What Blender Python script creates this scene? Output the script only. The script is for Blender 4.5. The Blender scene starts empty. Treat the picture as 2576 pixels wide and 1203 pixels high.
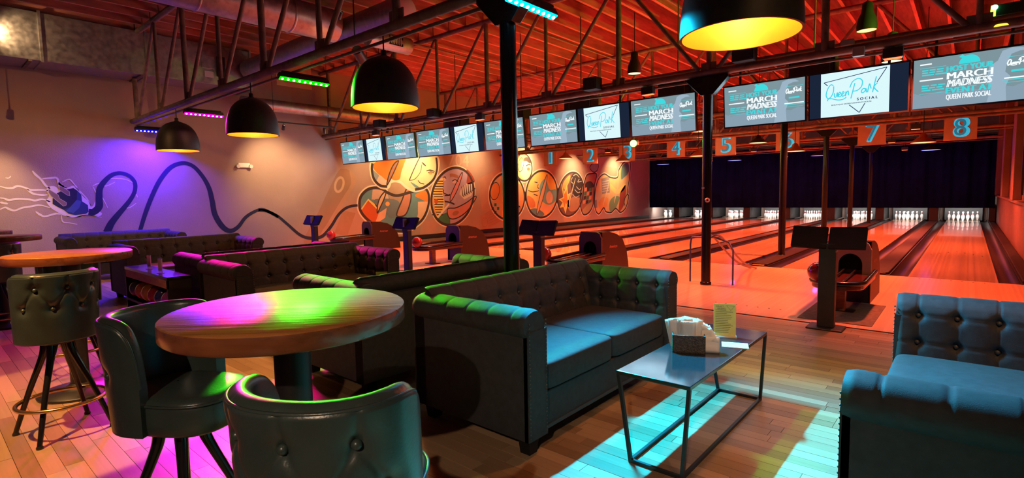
import bpy, bmesh, math, random
from math import sin, cos, pi, radians, sqrt, exp, hypot, atan2
from mathutils import Vector, Matrix
random.seed(7)
scene = bpy.context.scene
COL = scene.collection

# ---------------------------------------------------------------- camera
FPX, YAW, PITCH, ROLL, EYE = 1327.06, radians(40.878), radians(4.735), radians(1.030), 1.3925
_f = Vector((-sin(YAW)*cos(PITCH), cos(YAW)*cos(PITCH), -sin(PITCH)))
_r = Vector((cos(YAW), sin(YAW), 0))
_d = _f.cross(_r)
CR = cos(ROLL)*_r + sin(ROLL)*_d
CD = -sin(ROLL)*_r + cos(ROLL)*_d
camd = bpy.data.cameras.new('camera')
camd.sensor_fit = 'HORIZONTAL'; camd.sensor_width = 36.0
camd.lens = FPX*36.0/2576.0
camd.clip_start = 0.05; camd.clip_end = 200
cam = bpy.data.objects.new('camera', camd); COL.objects.link(cam)
cam.matrix_world = Matrix(((CR.x, -CD.x, -_f.x, 0), (CR.y, -CD.y, -_f.y, 0), (CR.z, -CD.z, -_f.z, EYE), (0, 0, 0, 1)))
scene.camera = cam

def at(x, y, axis, val):
    """point of the place that the photo's pixel (x, y) shows on the plane axis = val"""
    d = CR*((x-1288)/FPX) + CD*((y-601.5)/FPX) + _f
    o = Vector((0, 0, EYE))
    return o + d*((val-o[axis])/d[axis])
def project(p):
    q = Vector(p)-Vector((0, 0, EYE)); z = q.dot(_f)
    if z < .05: return None
    return (1288+FPX*q.dot(CR)/z, 601.5+FPX*q.dot(CD)/z, z)

# ---------------------------------------------------------------- world, exposure
world = bpy.data.worlds.new('world'); scene.world = world
world.use_nodes = True
world.node_tree.nodes['Background'].inputs[0].default_value = (0.9, 0.5, 0.4, 1)
world.node_tree.nodes['Background'].inputs[1].default_value = 0.004
vs = scene.view_settings
vs.view_transform = 'Standard'; vs.look = 'None'; vs.exposure = 0.3; vs.gamma = 1.0; vs.use_curve_mapping = False
try:
    scene.cycles.use_denoising = True
    scene.cycles.max_bounces = 6; scene.cycles.diffuse_bounces = 3; scene.cycles.glossy_bounces = 3
    scene.cycles.sample_clamp_indirect = 4.0; scene.cycles.caustics_reflective = False; scene.cycles.caustics_refractive = False
except Exception: pass

def light(kind, name, loc, col, power, parent=None, target=None, size=.1, size_y=None, angle=None, blend=.4, spread=None):
    l = bpy.data.lights.new(name, kind); l.color = col; l.energy = power
    if kind == 'AREA':
        l.shape = 'RECTANGLE' if size_y else 'DISK'
        l.size = size
        if size_y: l.size_y = size_y
        if spread: l.spread = radians(spread)
    else:
        l.shadow_soft_size = size
    if kind == 'SPOT':
        l.spot_size = radians(angle or 90); l.spot_blend = blend
    o = bpy.data.objects.new(name, l); COL.objects.link(o)
    o.location = loc
    if target is not None:
        o.rotation_euler = (Vector(target)-Vector(loc)).to_track_quat('-Z', 'Y').to_euler()
    if parent is not None: o.parent = parent
    return o

# ---------------------------------------------------------------- helpers
def tag(o, label=None, cat=None, group=None, kind=None):
    if label: o['label'] = label
    if cat: o['category'] = cat
    if group: o['group'] = group
    if kind: o['kind'] = kind
    return o
def empty(name, loc=(0, 0, 0), rz=0, label=None, cat=None, group=None, kind=None):
    o = bpy.data.objects.new(name, None); COL.objects.link(o)
    o.empty_display_size = .1
    o.location = loc; o.rotation_euler = (0, 0, rz)
    return tag(o, label, cat, group, kind)
def copy_tree(o, parent=None):
    c = o.copy(); COL.objects.link(c); c.parent = parent
    for ch in list(o.children): copy_tree(ch, c)
    return c
def link(name, me, mat=None, parent=None, loc=None, rot=None):
    o = bpy.data.objects.new(name, me); COL.objects.link(o)
    if mat is not None and len(me.materials) == 0:
        for m in (mat if isinstance(mat, (list, tuple)) else [mat]): me.materials.append(m)
    if parent is not None: o.parent = parent
    if loc is not None: o.location = loc
    if rot is not None: o.rotation_euler = rot
    return o
def bevel(o, w=.005, seg=2, ang=35):
    m = o.modifiers.new('bevel', 'BEVEL'); m.width = w; m.segments = seg; m.limit_method = 'ANGLE'; m.angle_limit = radians(ang)
    m.harden_normals = False
    return o

class MB:
    def __init__(s): s.v = []; s.f = []; s.m = []; s.sm = []; s.cur = 0
    def add(s, vs, fs, smooth=False):
        b = len(s.v); s.v += [tuple(p) for p in vs]
        for f in fs: s.f.append(tuple(b+i for i in f)); s.m.append(s.cur); s.sm.append(smooth)
        return s
    def mat(s, i): s.cur = i; return s
    def box(s, lo, hi):
        x0, y0, z0 = lo; x1, y1, z1 = hi
        return s.add([(x0,y0,z0),(x1,y0,z0),(x1,y1,z0),(x0,y1,z0),(x0,y0,z1),(x1,y0,z1),(x1,y1,z1),(x0,y1,z1)],
                     [(0,3,2,1),(4,5,6,7),(0,1,5,4),(1,2,6,5),(2,3,7,6),(3,0,4,7)])
    def cbox(s, c, size): return s.box([c[i]-size[i]/2 for i in range(3)], [c[i]+size[i]/2 for i in range(3)])
    def obox(s, M, size):
        hx, hy, hz = [k/2 for k in size]
        P = [M @ Vector(p) for p in [(-hx,-hy,-hz),(hx,-hy,-hz),(hx,hy,-hz),(-hx,hy,-hz),(-hx,-hy,hz),(hx,-hy,hz),(hx,hy,hz),(-hx,hy,hz)]]
        return s.add(P, [(0,3,2,1),(4,5,6,7),(0,1,5,4),(1,2,6,5),(2,3,7,6),(3,0,4,7)])
    def bar(s, p0, p1, w, h, up=(0,0,1)):
        a, b = Vector(p0), Vector(p1); d = (b-a); L = d.length; d.normalize()
        u = Vector(up); x = d.cross(u)
        if x.length < 1e-4: x = d.cross(Vector((1,0,0)))
        x.normalize(); z = x.cross(d)
        M = Matrix(((x.x,d.x,z.x,0),(x.y,d.y,z.y,0),(x.z,d.z,z.z,0),(0,0,0,1))); M.translation = (a+b)/2
        return s.obox(M, (w, L, h))
    def tube(s, pts, r, n=8, closed=False, caps=True, smooth=True):
        P = [Vector(p) for p in pts]; k = len(P)
        R = r if isinstance(r, (list, tuple)) else [r]*k
        T = []
        for i in range(k):
            a = P[(i-1) % k] if (closed or i > 0) else P[i]; b = P[(i+1) % k] if (closed or i < k-1) else P[i]
            t = b-a; t.normalize(); T.append(t)
        ref = Vector((0,0,1))
        if abs(T[0].dot(ref)) > .9: ref = Vector((1,0,0))
        x = T[0].cross(ref).normalized(); vs = []
        for i in range(k):
            x = (x - T[i]*x.dot(T[i]));
            if x.length < 1e-6: x = T[i].orthogonal()
            x.normalize(); y = T[i].cross(x)
            for j in range(n):
                a = 2*pi*j/n; vs.append(P[i]+(x*cos(a)+y*sin(a))*R[i])
        fs = []
        for i in range(k if closed else k-1):
            i2 = (i+1) % k
            for j in range(n): fs.append((i*n+j, i*n+(j+1) % n, i2*n+(j+1) % n, i2*n+j))
        s.add(vs, fs, smooth)
        if caps and not closed:
            s.add(vs[:n], [tuple(range(n))[::-1]]); s.add(vs[-n:], [tuple(range(n))])
        return s
    def lathe(s, prof, c=(0,0,0), n=24, smooth=True, a0=0, a1=2*pi, axis='z'):
        full = abs(a1-a0-2*pi) < 1e-6; m = n if full else n+1; vs = []
        for (r, z) in prof:
            for j in range(m):
                a = a0+(a1-a0)*j/n
                p = (r*cos(a), r*sin(a), z)
                if axis == 'y': p = (p[0], p[2], p[1])
                if axis == 'x': p = (p[2], p[0], p[1])
                vs.append((c[0]+p[0], c[1]+p[1], c[2]+p[2]))
        fs = []
        for i in range(len(prof)-1):
            for j in range(n):
                j2 = (j+1) % m if full else j+1
                fs.append((i*m+j, i*m+j2, (i+1)*m+j2, (i+1)*m+j))
        return s.add(vs, fs, smooth)
    def grid(s, fn, nu, nv, smooth=True, cu=False, cv=False):
        vs = [fn(i/nu, j/nv) for i in range(nu if cu else nu+1) for j in range(nv if cv else nv+1)]
        W = nv if cv else nv+1; U = nu if cu else nu+1; fs = []
        for i in range(nu):
            for j in range(nv):
                i2 = (i+1) % U; j2 = (j+1) % W
                fs.append((i*W+j, i2*W+j, i2*W+j2, i*W+j2))
        return s.add(vs, fs, smooth)
    def prism(s, poly, fn0, fn1):
        """poly: list of (a,b); fn0/fn1 map (a,b) to the two faces"""
        n = len(poly); A = [fn0(*p) for p in poly]; B = [fn1(*p) for p in poly]
        s.add(A+B, [tuple(range(n))[::-1], tuple(range(n, 2*n))]+[(i, (i+1) % n, n+(i+1) % n, n+i) for i in range(n)])
        return s
    def sphere(s, c, r, n=16, m=10, sc=(1,1,1)):
        return s.lathe([(max(1e-5, r*sin(pi*i/m)), -r*cos(pi*i/m)) for i in range(m+1)], c, n) if sc == (1,1,1) else \
            s.grid(lambda u, v: (c[0]+sc[0]*r*sin(pi*v)*cos(2*pi*u), c[1]+sc[1]*r*sin(pi*v)*sin(2*pi*u), c[2]-sc[2]*r*cos(pi*v)), n, m, True, True, False)
    def mesh(s, name, mats=None, fix=True):
        me = bpy.data.meshes.new(name); me.from_pydata(s.v, [], s.f)
        me.polygons.foreach_set('material_index', s.m); me.polygons.foreach_set('use_smooth', s.sm)
        if fix:
            bm = bmesh.new(); bm.from_mesh(me); bmesh.ops.recalc_face_normals(bm, faces=bm.faces); bm.to_mesh(me); bm.free()
        me.update()
        if mats is not None:
            for m in (mats if isinstance(mats, (list, tuple)) else [mats]): me.materials.append(m)
        return me
    def build(s, name, mats, parent=None, loc=None, rot=None, bev=None):
        o = link(name, s.mesh(name, mats), None, parent, loc, rot)
        if bev: bevel(o, bev)
        return o

def catmull(P, n=6, closed=False):
    out = []; k = len(P)
    for i in range(k if closed else k-1):
        g = lambda j: P[j % k] if closed else P[max(0, min(k-1, j))]
        p0, p1, p2, p3 = g(i-1), g(i), g(i+1), g(i+2)
        for q in range(n):
            t = q/n
            out.append(tuple(.5*((2*b)+(-a+c)*t+(2*a-5*b+4*c-d)*t*t+(-a+3*b-3*c+d)*t**3) for a, b, c, d in zip(p0, p1, p2, p3)))
    if not closed: out.append(tuple(P[-1]))
    return out

# ---------------------------------------------------------------- materials
def M(name, col, rough=.5, metal=0., vary=0., vscale=8., bump=0., bscale=60., coat=0., emit=None, stren=0., stretch=(1,1,1), spec=.5, sheen=0., transmission=0., alpha=1., rvary=0., coords='Object'):
    m = bpy.data.materials.new(name); m.use_nodes = True
    nt = m.node_tree; p = nt.nodes['Principled BSDF']
    c = tuple(col)+(1,)
    p.inputs['Base Color'].default_value = c; p.inputs['Roughness'].default_value = rough; p.inputs['Metallic'].default_value = metal
    p.inputs['Specular IOR Level'].default_value = spec
    if coat: p.inputs['Coat Weight'].default_value = coat; p.inputs['Coat Roughness'].default_value = .12
    if sheen: p.inputs['Sheen Weight'].default_value = sheen
    if transmission: p.inputs['Transmission Weight'].default_value = transmission
    if alpha < 1: p.inputs['Alpha'].default_value = alpha
    if emit is not None: p.inputs['Emission Color'].default_value = tuple(emit)+(1,); p.inputs['Emission Strength'].default_value = stren
    if vary or bump or rvary:
        tc = nt.nodes.new('ShaderNodeTexCoord'); mp = nt.nodes.new('ShaderNodeMapping'); mp.inputs['Scale'].default_value = stretch
        nt.links.new(tc.outputs[coords], mp.inputs[0])
    if vary or rvary:
        nz = nt.nodes.new('ShaderNodeTexNoise'); nz.inputs['Scale'].default_value = vscale; nz.inputs['Detail'].default_value = 5
        nt.links.new(mp.outputs[0], nz.inputs[0])
    if vary:
        cr = nt.nodes.new('ShaderNodeValToRGB'); cr.color_ramp.elements[0].position = .3; cr.color_ramp.elements[1].position = .7
        cr.color_ramp.elements[0].color = tuple(max(0, k*(1-vary)) for k in col)+(1,); cr.color_ramp.elements[1].color = tuple(min(1, k*(1+vary)) for k in col)+(1,)
        nt.links.new(nz.outputs[0], cr.inputs[0]); nt.links.new(cr.outputs[0], p.inputs['Base Color'])
    if rvary:
        mr = nt.nodes.new('ShaderNodeMapRange'); mr.inputs[1].default_value = .3; mr.inputs[2].default_value = .7
        mr.inputs[3].default_value = max(0, rough-rvary); mr.inputs[4].default_value = min(1, rough+rvary)
        nt.links.new(nz.outputs[0], mr.inputs[0]); nt.links.new(mr.outputs[0], p.inputs['Roughness'])
    if bump:
        nb = nt.nodes.new('ShaderNodeTexNoise'); nb.inputs['Scale'].default_value = bscale; nb.inputs['Detail'].default_value = 4
        nt.links.new(mp.outputs[0], nb.inputs[0])
        b = nt.nodes.new('ShaderNodeBump'); b.inputs['Strength'].default_value = bump; b.inputs['Distance'].default_value = .02
        nt.links.new(nb.outputs[0], b.inputs['Height']); nt.links.new(b.outputs[0], p.inputs['Normal'])
    return m
def EM(name, col, stren=1.):
    return M(name, (0, 0, 0), 1., emit=col, stren=stren, spec=0.)
def wood_strips(name, c0, c1, width, axis, rough, coat=0., grain=40.):
    """narrow boards that are too thin to pick apart: tone per strip along one axis plus grain"""
    m = bpy.data.materials.new(name); m.use_nodes = True; nt = m.node_tree; p = nt.nodes['Principled BSDF']; L = nt.links.new
    g = nt.nodes.new('ShaderNodeNewGeometry'); sx = nt.nodes.new('ShaderNodeSeparateXYZ'); L(g.outputs['Position'], sx.inputs[0])
    mu = nt.nodes.new('ShaderNodeMath'); mu.operation = 'MULTIPLY'; mu.inputs[1].default_value = 1/width; L(sx.outputs[axis], mu.inputs[0])
    fl = nt.nodes.new('ShaderNodeMath'); fl.operation = 'FLOOR'; L(mu.outputs[0], fl.inputs[0])
    wn = nt.nodes.new('ShaderNodeTexWhiteNoise'); wn.noise_dimensions = '1D'; L(fl.outputs[0], wn.inputs['W'])
    mp = nt.nodes.new('ShaderNodeMapping'); L(g.outputs['Position'], mp.inputs[0])
    mp.inputs['Scale'].default_value = (grain, 1.2, 1) if axis == 'X' else (1.2, grain, 1)
    nz = nt.nodes.new('ShaderNodeTexNoise'); nz.inputs['Scale'].default_value = 1.; nz.inputs['Detail'].default_value = 4; L(mp.outputs[0], nz.inputs[0])
    ad = nt.nodes.new('ShaderNodeMath'); ad.operation = 'ADD'; L(wn.outputs['Value'], ad.inputs[0]); L(nz.outputs[0], ad.inputs[1])
    hf = nt.nodes.new('ShaderNodeMath'); hf.operation = 'MULTIPLY'; hf.inputs[1].default_value = .5; L(ad.outputs[0], hf.inputs[0])
    cr = nt.nodes.new('ShaderNodeValToRGB'); cr.color_ramp.elements[0].position = .2; cr.color_ramp.elements[1].position = .8
    cr.color_ramp.elements[0].color = tuple(c0)+(1,); cr.color_ramp.elements[1].color = tuple(c1)+(1,)
    L(hf.outputs[0], cr.inputs[0]); L(cr.outputs[0], p.inputs['Base Color'])
    p.inputs['Roughness'].default_value = rough
    if coat: p.inputs['Coat Weight'].default_value = coat; p.inputs['Coat Roughness'].default_value = .04
    return m
def plank_mat(name, c0, c1, rough, grain=(2, 45, 45)):
    m = bpy.data.materials.new(name); m.use_nodes = True; nt = m.node_tree; p = nt.nodes['Principled BSDF']; L = nt.links.new
    at_ = nt.nodes.new('ShaderNodeAttribute'); at_.attribute_name = 'tone'
    g = nt.nodes.new('ShaderNodeNewGeometry'); mp = nt.nodes.new('ShaderNodeMapping'); L(g.outputs['Position'], mp.inputs[0]); mp.inputs['Scale'].default_value = grain
    nz = nt.nodes.new('ShaderNodeTexNoise'); nz.inputs['Scale'].default_value = 1.; nz.inputs['Detail'].default_value = 5; L(mp.outputs[0], nz.inputs[0])
    ad = nt.nodes.new('ShaderNodeMath'); ad.operation = 'MULTIPLY_ADD'; L(nz.outputs[0], ad.inputs[0]); ad.inputs[1].default_value = .6; L(at_.outputs['Fac'], ad.inputs[2])
    cr = nt.nodes.new('ShaderNodeValToRGB'); cr.color_ramp.elements[0].position = .15; cr.color_ramp.elements[1].position = 1.
    cr.color_ramp.elements[0].color = tuple(c0)+(1,); cr.color_ramp.elements[1].color = tuple(c1)+(1,)
    hf = nt.nodes.new('ShaderNodeMath'); hf.operation = 'MULTIPLY'; hf.inputs[1].default_value = .7; L(ad.outputs[0], hf.inputs[0])
    L(hf.outputs[0], cr.inputs[0]); L(cr.outputs[0], p.inputs['Base Color'])
    p.inputs['Roughness'].default_value = rough
    b = nt.nodes.new('ShaderNodeBump'); b.inputs['Strength'].default_value = .08; L(nz.outputs[0], b.inputs['Height']); L(b.outputs[0], p.inputs['Normal'])
    return m

mt = {}
mt['plank'] = plank_mat('lounge plank wood', (.23, .135, .07), (.48, .31, .18), .36)
mt['underfloor'] = M('underfloor', (.05, .03, .02), .9)
mt['approach'] = wood_strips('approach maple boards', (.50, .32, .19), (.64, .43, .27), .028, 'X', .34, .1)
mt['lane'] = wood_strips('lane boards', (.52, .34, .21), (.70, .50, .33), .027, 'X', .12, .8)
mt['gutter'] = M('gutter plastic', (.011, .008, .009), .42, vary=.3, vscale=3, spec=.3)
mt['divider'] = M('divider cap', (.013, .008, .007), .6, vary=.4, vscale=4, stretch=(1, .15, 1), spec=.2)
mt['pin'] = M('pin plastic', (.85, .85, .83), .2, coat=.5)
mt['pinred'] = M('pin stripe', (.5, .03, .03), .3)
mt['plaster'] = M('painted plaster wall', (.34, .25, .22), .85, vary=.06, vscale=1.5, bump=.25, bscale=55)
mt['backwall'] = M('painted block back wall', (.33, .22, .18), .85, vary=.25, vscale=2., bump=.3, bscale=25)
mt['deck'] = M('roof deck boards', (.12, .038, .032), .8, vary=.35, vscale=3, stretch=(6, .6, 1), bump=.2, bscale=20)
mt['joist'] = M('roof joist wood', (.40, .15, .11), .75, vary=.3, vscale=4, stretch=(3, .5, 3))
mt['steel'] = M('painted truss steel', (.15, .095, .075), .6, .0, vary=.35, vscale=9, bump=.2, bscale=30)
mt['column'] = M('black gloss column paint', (.006, .006, .007), .25, spec=.35, bump=.12, bscale=9)
mt['black'] = M('satin black', (.014, .013, .014), .42)
mt['blackmatte'] = M('matte black', (.007, .007, .008), .75, spec=.25)
mt['blackgloss'] = M('gloss black plastic', (.01, .01, .012), .16)
mt['duct'] = M('galvanised duct', (.42, .40, .40), .42, .85, vary=.2, vscale=12, rvary=.1)
mt['curtain'] = M('navy curtain cloth', (.003, .011, .075), .95, vary=.3, vscale=2, spec=.1)
mt['sofa'] = M('charcoal sofa fabric', (.032, .032, .035), .66, vary=.18, vscale=30, bump=.12, bscale=350, spec=.25)
mt['piping'] = M('dark piping', (.035, .036, .04), .55)
mt['vinyl'] = M('dark green vinyl', (.034, .050, .045), .32, vary=.12, vscale=14, bump=.06, bscale=120, spec=.6)
mt['brass'] = M('brass tube', (.62, .42, .18), .22, .95)
mt['chrome'] = M('chrome', (.6, .6, .6), .2, 1.)
mt['table'] = M('varnished table wood', (.20, .062, .022), .30, vary=.35, vscale=2.2, stretch=(1.2, 14, 14), coat=.35, rvary=.05)
mt['tabletop'] = M('table top wood', (.33, .125, .033), .30, vary=.4, vscale=2.2, stretch=(1.0, 16, 16), bump=.18, bscale=3.0)
mt['shade'] = M('dark bronze lamp shade', (.016, .014, .013), .5, .1, vary=.3, vscale=20)
mt['gold'] = M('gold leaf shade lining', (.75, .215, .02), .42, .3, vary=.1, vscale=6)
mt['screenframe'] = M('screen bezel', (.008, .008, .012), .3)
mt['paper'] = M('white napkin paper', (.78, .76, .72), .8)
mt['woven'] = M('woven grey box', (.085, .075, .065), .6, vary=.5, vscale=70, bump=.8, bscale=140)
mt['ballred'] = M('red bowling ball', (.33, .02, .015), .12, coat=.6, vary=.3, vscale=6)
mt['wood'] = M('warm stained wood', (.28, .13, .06), .5, vary=.3, vscale=3, stretch=(2, 2, 12))
mt['rampblue'] = M('blue painted tube', (.05, .09, .28), .4)
mt['white'] = M('white plastic', (.7, .68, .64), .4)
# ================================================================ THE SETTING
XW, XR = -13.7, 0.84            # left wall, right wall of the bowling hall
SEAM, FOUL, PINS = 6.156, 10.308, 28.598
LS, L8, HW = 1.842, -0.15, .527  # lane spacing, centre of lane 8, half a lane's width
YB = 30.4                        # back wall
ZC = 5.12                        # roof deck
LX = lambda k: L8-(8-k)*LS

# ---- lounge floor of separate planks
fl = MB().box((XW, -4, -.06), (4.0, SEAM, -.012)).build('floor', mt['underfloor']); tag(fl, kind='structure')
PW = .0835; rows = []
random.seed(11)
y = -1.2
planks = []
while y < SEAM-.02:
    x = XW-random.random()*1.2
    w = min(PW, SEAM-.004-y)
    while x < 2.2:
        L = random.choice((.45, .6, .75, .9, 1.1, 1.35))*random.uniform(.9, 1.1)
        a, b = max(x, XW), min(x+L, 2.2)
        if b-a > .05: planks.append((a, b, y, w, random.random()))
        x += L
    y += PW
def plank_score(p):
    best = 0
    for fx in (.1, .5, .9):
        q = project((p[0]+(p[1]-p[0])*fx, p[2]+p[3]/2, 0)); q2 = project((p[0]+(p[1]-p[0])*fx, p[2]+p[3]*1.5, 0))
        if q and q2 and -20 < q[0] < 2600 and 0 < q[1] < 1215: best = max(best, hypot(q[0]-q2[0], q[1]-q2[1])*min(1, p[1]-p[0]))
    return best
planks.sort(key=plank_score, reverse=True)
def plank_mb(mb, p, x0, y0):
    a, b, yy, w, t = p; g = .0012; dz = (t*7.3 % 1)*.0012
    mb.box((a-x0+g, yy-y0+g, -.012), (b-x0-g, yy-y0+w-g, -dz))
def tone(me, vals):
    at_ = me.attributes.new('tone', 'FLOAT', 'FACE'); at_.data.foreach_set('value', vals)
for p in planks[:300]:
    mb = MB(); cx, cy = (p[0]+p[1])/2, p[2]+p[3]/2
    plank_mb(mb, p, cx, cy)
    me = mb.mesh('plank', mt['plank'], fix=False); tone(me, [p[4]]*6)
    link('plank', me, None, fl, (cx, cy, 0))
mb = MB()
for p in planks[300:]: plank_mb(mb, p, 0, 0)
me = mb.mesh('plank_field', mt['plank'], fix=False); tone(me, [p[4] for p in planks[300:] for _ in range(6)])
o = link('plank_field', me, None, fl); tag(o, kind='stuff')
t = MB().box((XW, SEAM-.004, -.012), (XR, SEAM+.02, .004)).build('trim_1', mt['blackmatte']); tag(t, kind='structure')

# ---- approach and lanes
ap = MB().box((XW, SEAM+.02, -.06), (XR, FOUL, 0)).build('floor_approach', mt['approach']); tag(ap, kind='structure')
dots = MB()
for k in range(1, 9):
    for yy in (FOUL-.12, FOUL-3.66):
        for j in range(-3, 4): dots.lathe([(.0001, .0012), (.011, .0012), (.011, .0)], (LX(k)+j*.125, yy, 0), 8)
tag(dots.build('approach_dot', mt['blackmatte'], ap), kind='stuff')
sub = MB().box((XW, FOUL, -.3), (XR, YB, -.13)).build('floor_under_lanes', mt['blackmatte']); tag(sub, kind='structure')
words8 = ['one', 'two', 'three', 'four', 'five', 'six', 'seven', 'eight']
for k in range(1, 9):
    root = empty('bowling_lane', (LX(k), FOUL, 0), 0, 'polished maple bowling lane %s running from the foul line to its pins' % words8[k-1], 'bowling lane', 'bowling lanes')
    MB().box((-HW, 0, -.12), (HW, 19.2, 0)).build('lane_bed', mt['lane'], root)
    if k >= 5:
        mb = MB()
        for j in range(-3, 4):
            yy = 4.6-abs(j)*.28; x = j*.135
            mb.add([(x-.016, yy, .0012), (x+.016, yy, .0012), (x, yy+.14, .0012)], [(0, 1, 2)])
        for j in range(-5, 6):
            if abs(j) > 1: mb.lathe([(.0001, .0012), (.010, .0012)], (j*.09, 2.2, 0), 8)
        tag(mb.build('lane_arrow', mt['blackmatte'], root), kind='stuff')
    for s in (-1, 1):
        gw_ = .052 if (k == 1 and s < 0) else .1175
        prof = [(HW*s+s*gw_*(1-cos(a)), -.005-.085*sin(a)) for a in [pi*i/10 for i in range(11)]]
        MB().grid(lambda u, v: (prof[int(round(v*10))][0], u*19.9, prof[int(round(v*10))][1]), 1, 10).build('gutter', mt['gutter'], root)
gap = LS-2*HW-.47
for k in range(0, 9):
    if k == 0: x0, x1 = XW+.02, LX(1)-HW-.237
    elif k == 8: x0, x1 = LX(8)+HW+.237, XR-.02
    else: x0, x1 = LX(k)+HW+.237, LX(k+1)-HW-.237
    if x1-x0 < .03: continue
    nm = 'raised brown cap strip between lanes %s and %s' % (words8[k-1], words8[k]) if 0 < k < 8 else ('raised cap strip between lane one and the mural wall' if k == 0 else 'raised cap strip between lane eight and the right wall')
    r = empty('lane_divider', ((x0+x1)/2, FOUL, 0), 0, nm, 'lane divider', 'lane dividers')
    h = (x1-x0)/2
    MB().box((-h, 0, -.12), (h, 18.1, .006)).build('divider_base', mt['gutter'], r)
    o = MB().box((-h+.02, .10, .006), (h-.02, 18.0, .040)).build('cap', mt['divider'], r, bev=.012)
    if 0 < k < 8: MB().box((-h+.05, .03, .006), (h-.05, .10, .03)).build('end_plate', mt['brass'] if k in (6,) else mt['divider'], r, bev=.01)

# ---- pins
pprof = [(.0001, 0), (.026, 0), (.0285, .019), (.0361, .057), (.0453, .083), (.0566, .1143), (.0605, .15), (.0580, .1905), (.0465, .221), (.0320, .254), (.0248, .2857), (.0228, .3), (.0240, .3143), (.0300, .335), (.0320, .3475), (.0290, .3650), (.0180, .3770), (.0001, .381)]
mb = MB().lathe(pprof, n=14)
for i, f in enumerate(mb.f):
    z = sum(mb.v[j][2] for j in f)/len(f)
    if .262 < z < .285 or .293 < z < .312: mb.m[i] = 1
pin_me = mb.mesh('bowling_pin', [mt['pin'], mt['pinred']])
for k in range(1, 9):
    for r in range(4):
        for j in range(r+1):
            o = link('bowling_pin', pin_me, None, None, (LX(k)+(j-r/2)*.3048, PINS+r*.264, 0))
            tag(o, 'white bowling pin standing in the rack at the end of lane %s' % words8[k-1], 'bowling pin', 'pins racked on lane %s' % words8[k-1])
# pit walls, back panels and the pin lights over the decks
for k in range(1, 9):
    o = MB().box((-.54 if k == 1 else -.62, 0, -.02), (.62, .04, .66)).build('pit_panel', M('pale pit panel', (.13, .13, .13), .6)if k == 1 else bpy.data.materials['pale pit panel'], None, (LX(k), PINS+1.30, 0))
    tag(o, 'pale back panel behind the pins of lane %s' % words8[k-1], 'panel', 'panels behind the pins')
    r = empty('pin_light', (LX(k), PINS-.42, .68), 0, 'white tube light hidden above the pins of lane %s' % words8[k-1], 'lamp', 'pin deck lights')
    MB().box((-.768 if k > 1 else -.56, -.03, -.03), (.768, .03, .04)).build('housing', mt['blackmatte'], r)
    MB().tube([(-.45, 0, -.045), (.45, 0, -.045)], .014, 8).build('tube_lamp', EM('pin tube glow', (1, .97, .95), 14) if k == 1 else bpy.data.materials['pin tube glow'], r)
    light('AREA', 'pin_glow', (LX(k), PINS-.38, .62), (1, .96, .93), 24, None, (LX(k), PINS+.5, .1), .9, .05)
for k in range(0, 9):
    x0 = XW+.03 if k == 0 else LX(k)+HW+.24
    x1 = XR-.03 if k == 8 else LX(k+1)-HW-.24
    if x1-x0 < .05: continue
    o = MB().box((x0, PINS-.75, .045), (x1, YB-.6, .66)).build('kickback', mt['black'])
    tag(o, ('black side panel beside the pins between lanes %s and %s' % (words8[k-1], words8[k])) if 0 < k < 8 else ('black side panel at the mural end of the pin row' if k == 0 else 'black side panel at the right end of the pin row'), 'panel', 'pin deck side panels')
# ---- curtain
random.seed(3)
def curt(u, v):
    x = XW+.04+(XR-.06-XW-.04)*u
    return (x, 27.75+.05*sin(x*9+.6*sin(x*1.7))+.02*sin(x*23), .57+(3.42-.57)*v)
cu = MB().grid(curt, 420, 1).build('curtain', mt['curtain']); tag(cu, 'wide navy blue curtain hanging above the bowling pins', 'curtain')
m = cu.modifiers.new('thick', 'SOLIDIFY'); m.thickness = .01
rod = MB().tube([(XW+.02, 27.75, 3.45), (XR-.02, 27.75, 3.45)], .025, 8).build('curtain_rod', mt['black']); tag(rod, 'black rail the navy curtain hangs from', 'curtain rail')

# ---- walls
wl = MB().box((XW-.2, -4, -.06), (XW, YB, ZC+.3)).build('wall_left', mt['plaster']); tag(wl, kind='structure')
wb = MB().box((XW-.2, YB, -.1), (4, YB+.2, ZC+.3)).build('wall_back', mt['backwall']); tag(wb, kind='structure')
wr = empty('wall_right', (XR, 18, 0), 0, kind='structure')
mt['rightwall'] = M('red brown right wall paint', (.12, .06, .05), .6, vary=.15, vscale=2)
mt['rightdark'] = M('dark panelled upper wall', (.07, .04, .035), .5, vary=.3, vscale=2)
MB().box((0, -12.4, -.1), (.25, 12.4, 1.02)).build('lower_wall', mt['rightwall'], wr)
MB().box((-.07, -12.4, 1.02), (.25, 12.4, 1.08)).build('ledge', mt['rightwall'], wr, bev=.01)
MB().box((.06, -12.4, 1.08), (.25, 12.4, ZC)).build('upper_wall', mt['rightdark'], wr)
for i, yy in enumerate((-1.6, 3.6, 8.6)):
    MB().box((-.10, yy, 1.08), (.06, yy+.9, ZC)).build('pier', mt['rightwall'], wr, bev=.01)
MB().box((.03, -9.0, 1.2), (.06, -2.4, 3.4)).build('window_recess', mt['rightdark'], wr)
for yy in (-9.0, -6.85, -4.65, -2.45):
    MB().box((-.01, yy, 1.2), (.06, yy+.08, 3.4)).build('mullion', mt['black'], wr)
o = MB().box((XR, 5.4, -.06), (4.2, 5.6, ZC)).build('wall_return', mt['rightwall']); tag(o, kind='structure')
o = MB().box((4.0, -4, -.06), (4.2, 5.6, ZC)).build('wall_lounge_right', mt['plaster']); tag(o, kind='structure')
o = MB().box((XW-.2, -4.2, -.06), (4.2, -4, ZC)).build('wall_front', mt['plaster']); tag(o, kind='structure')
bb = MB().box((XW, SEAM, 0), (XW+.03, 27.7, .14)).build('baseboard_left', mt['black']); tag(bb, kind='structure')

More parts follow.
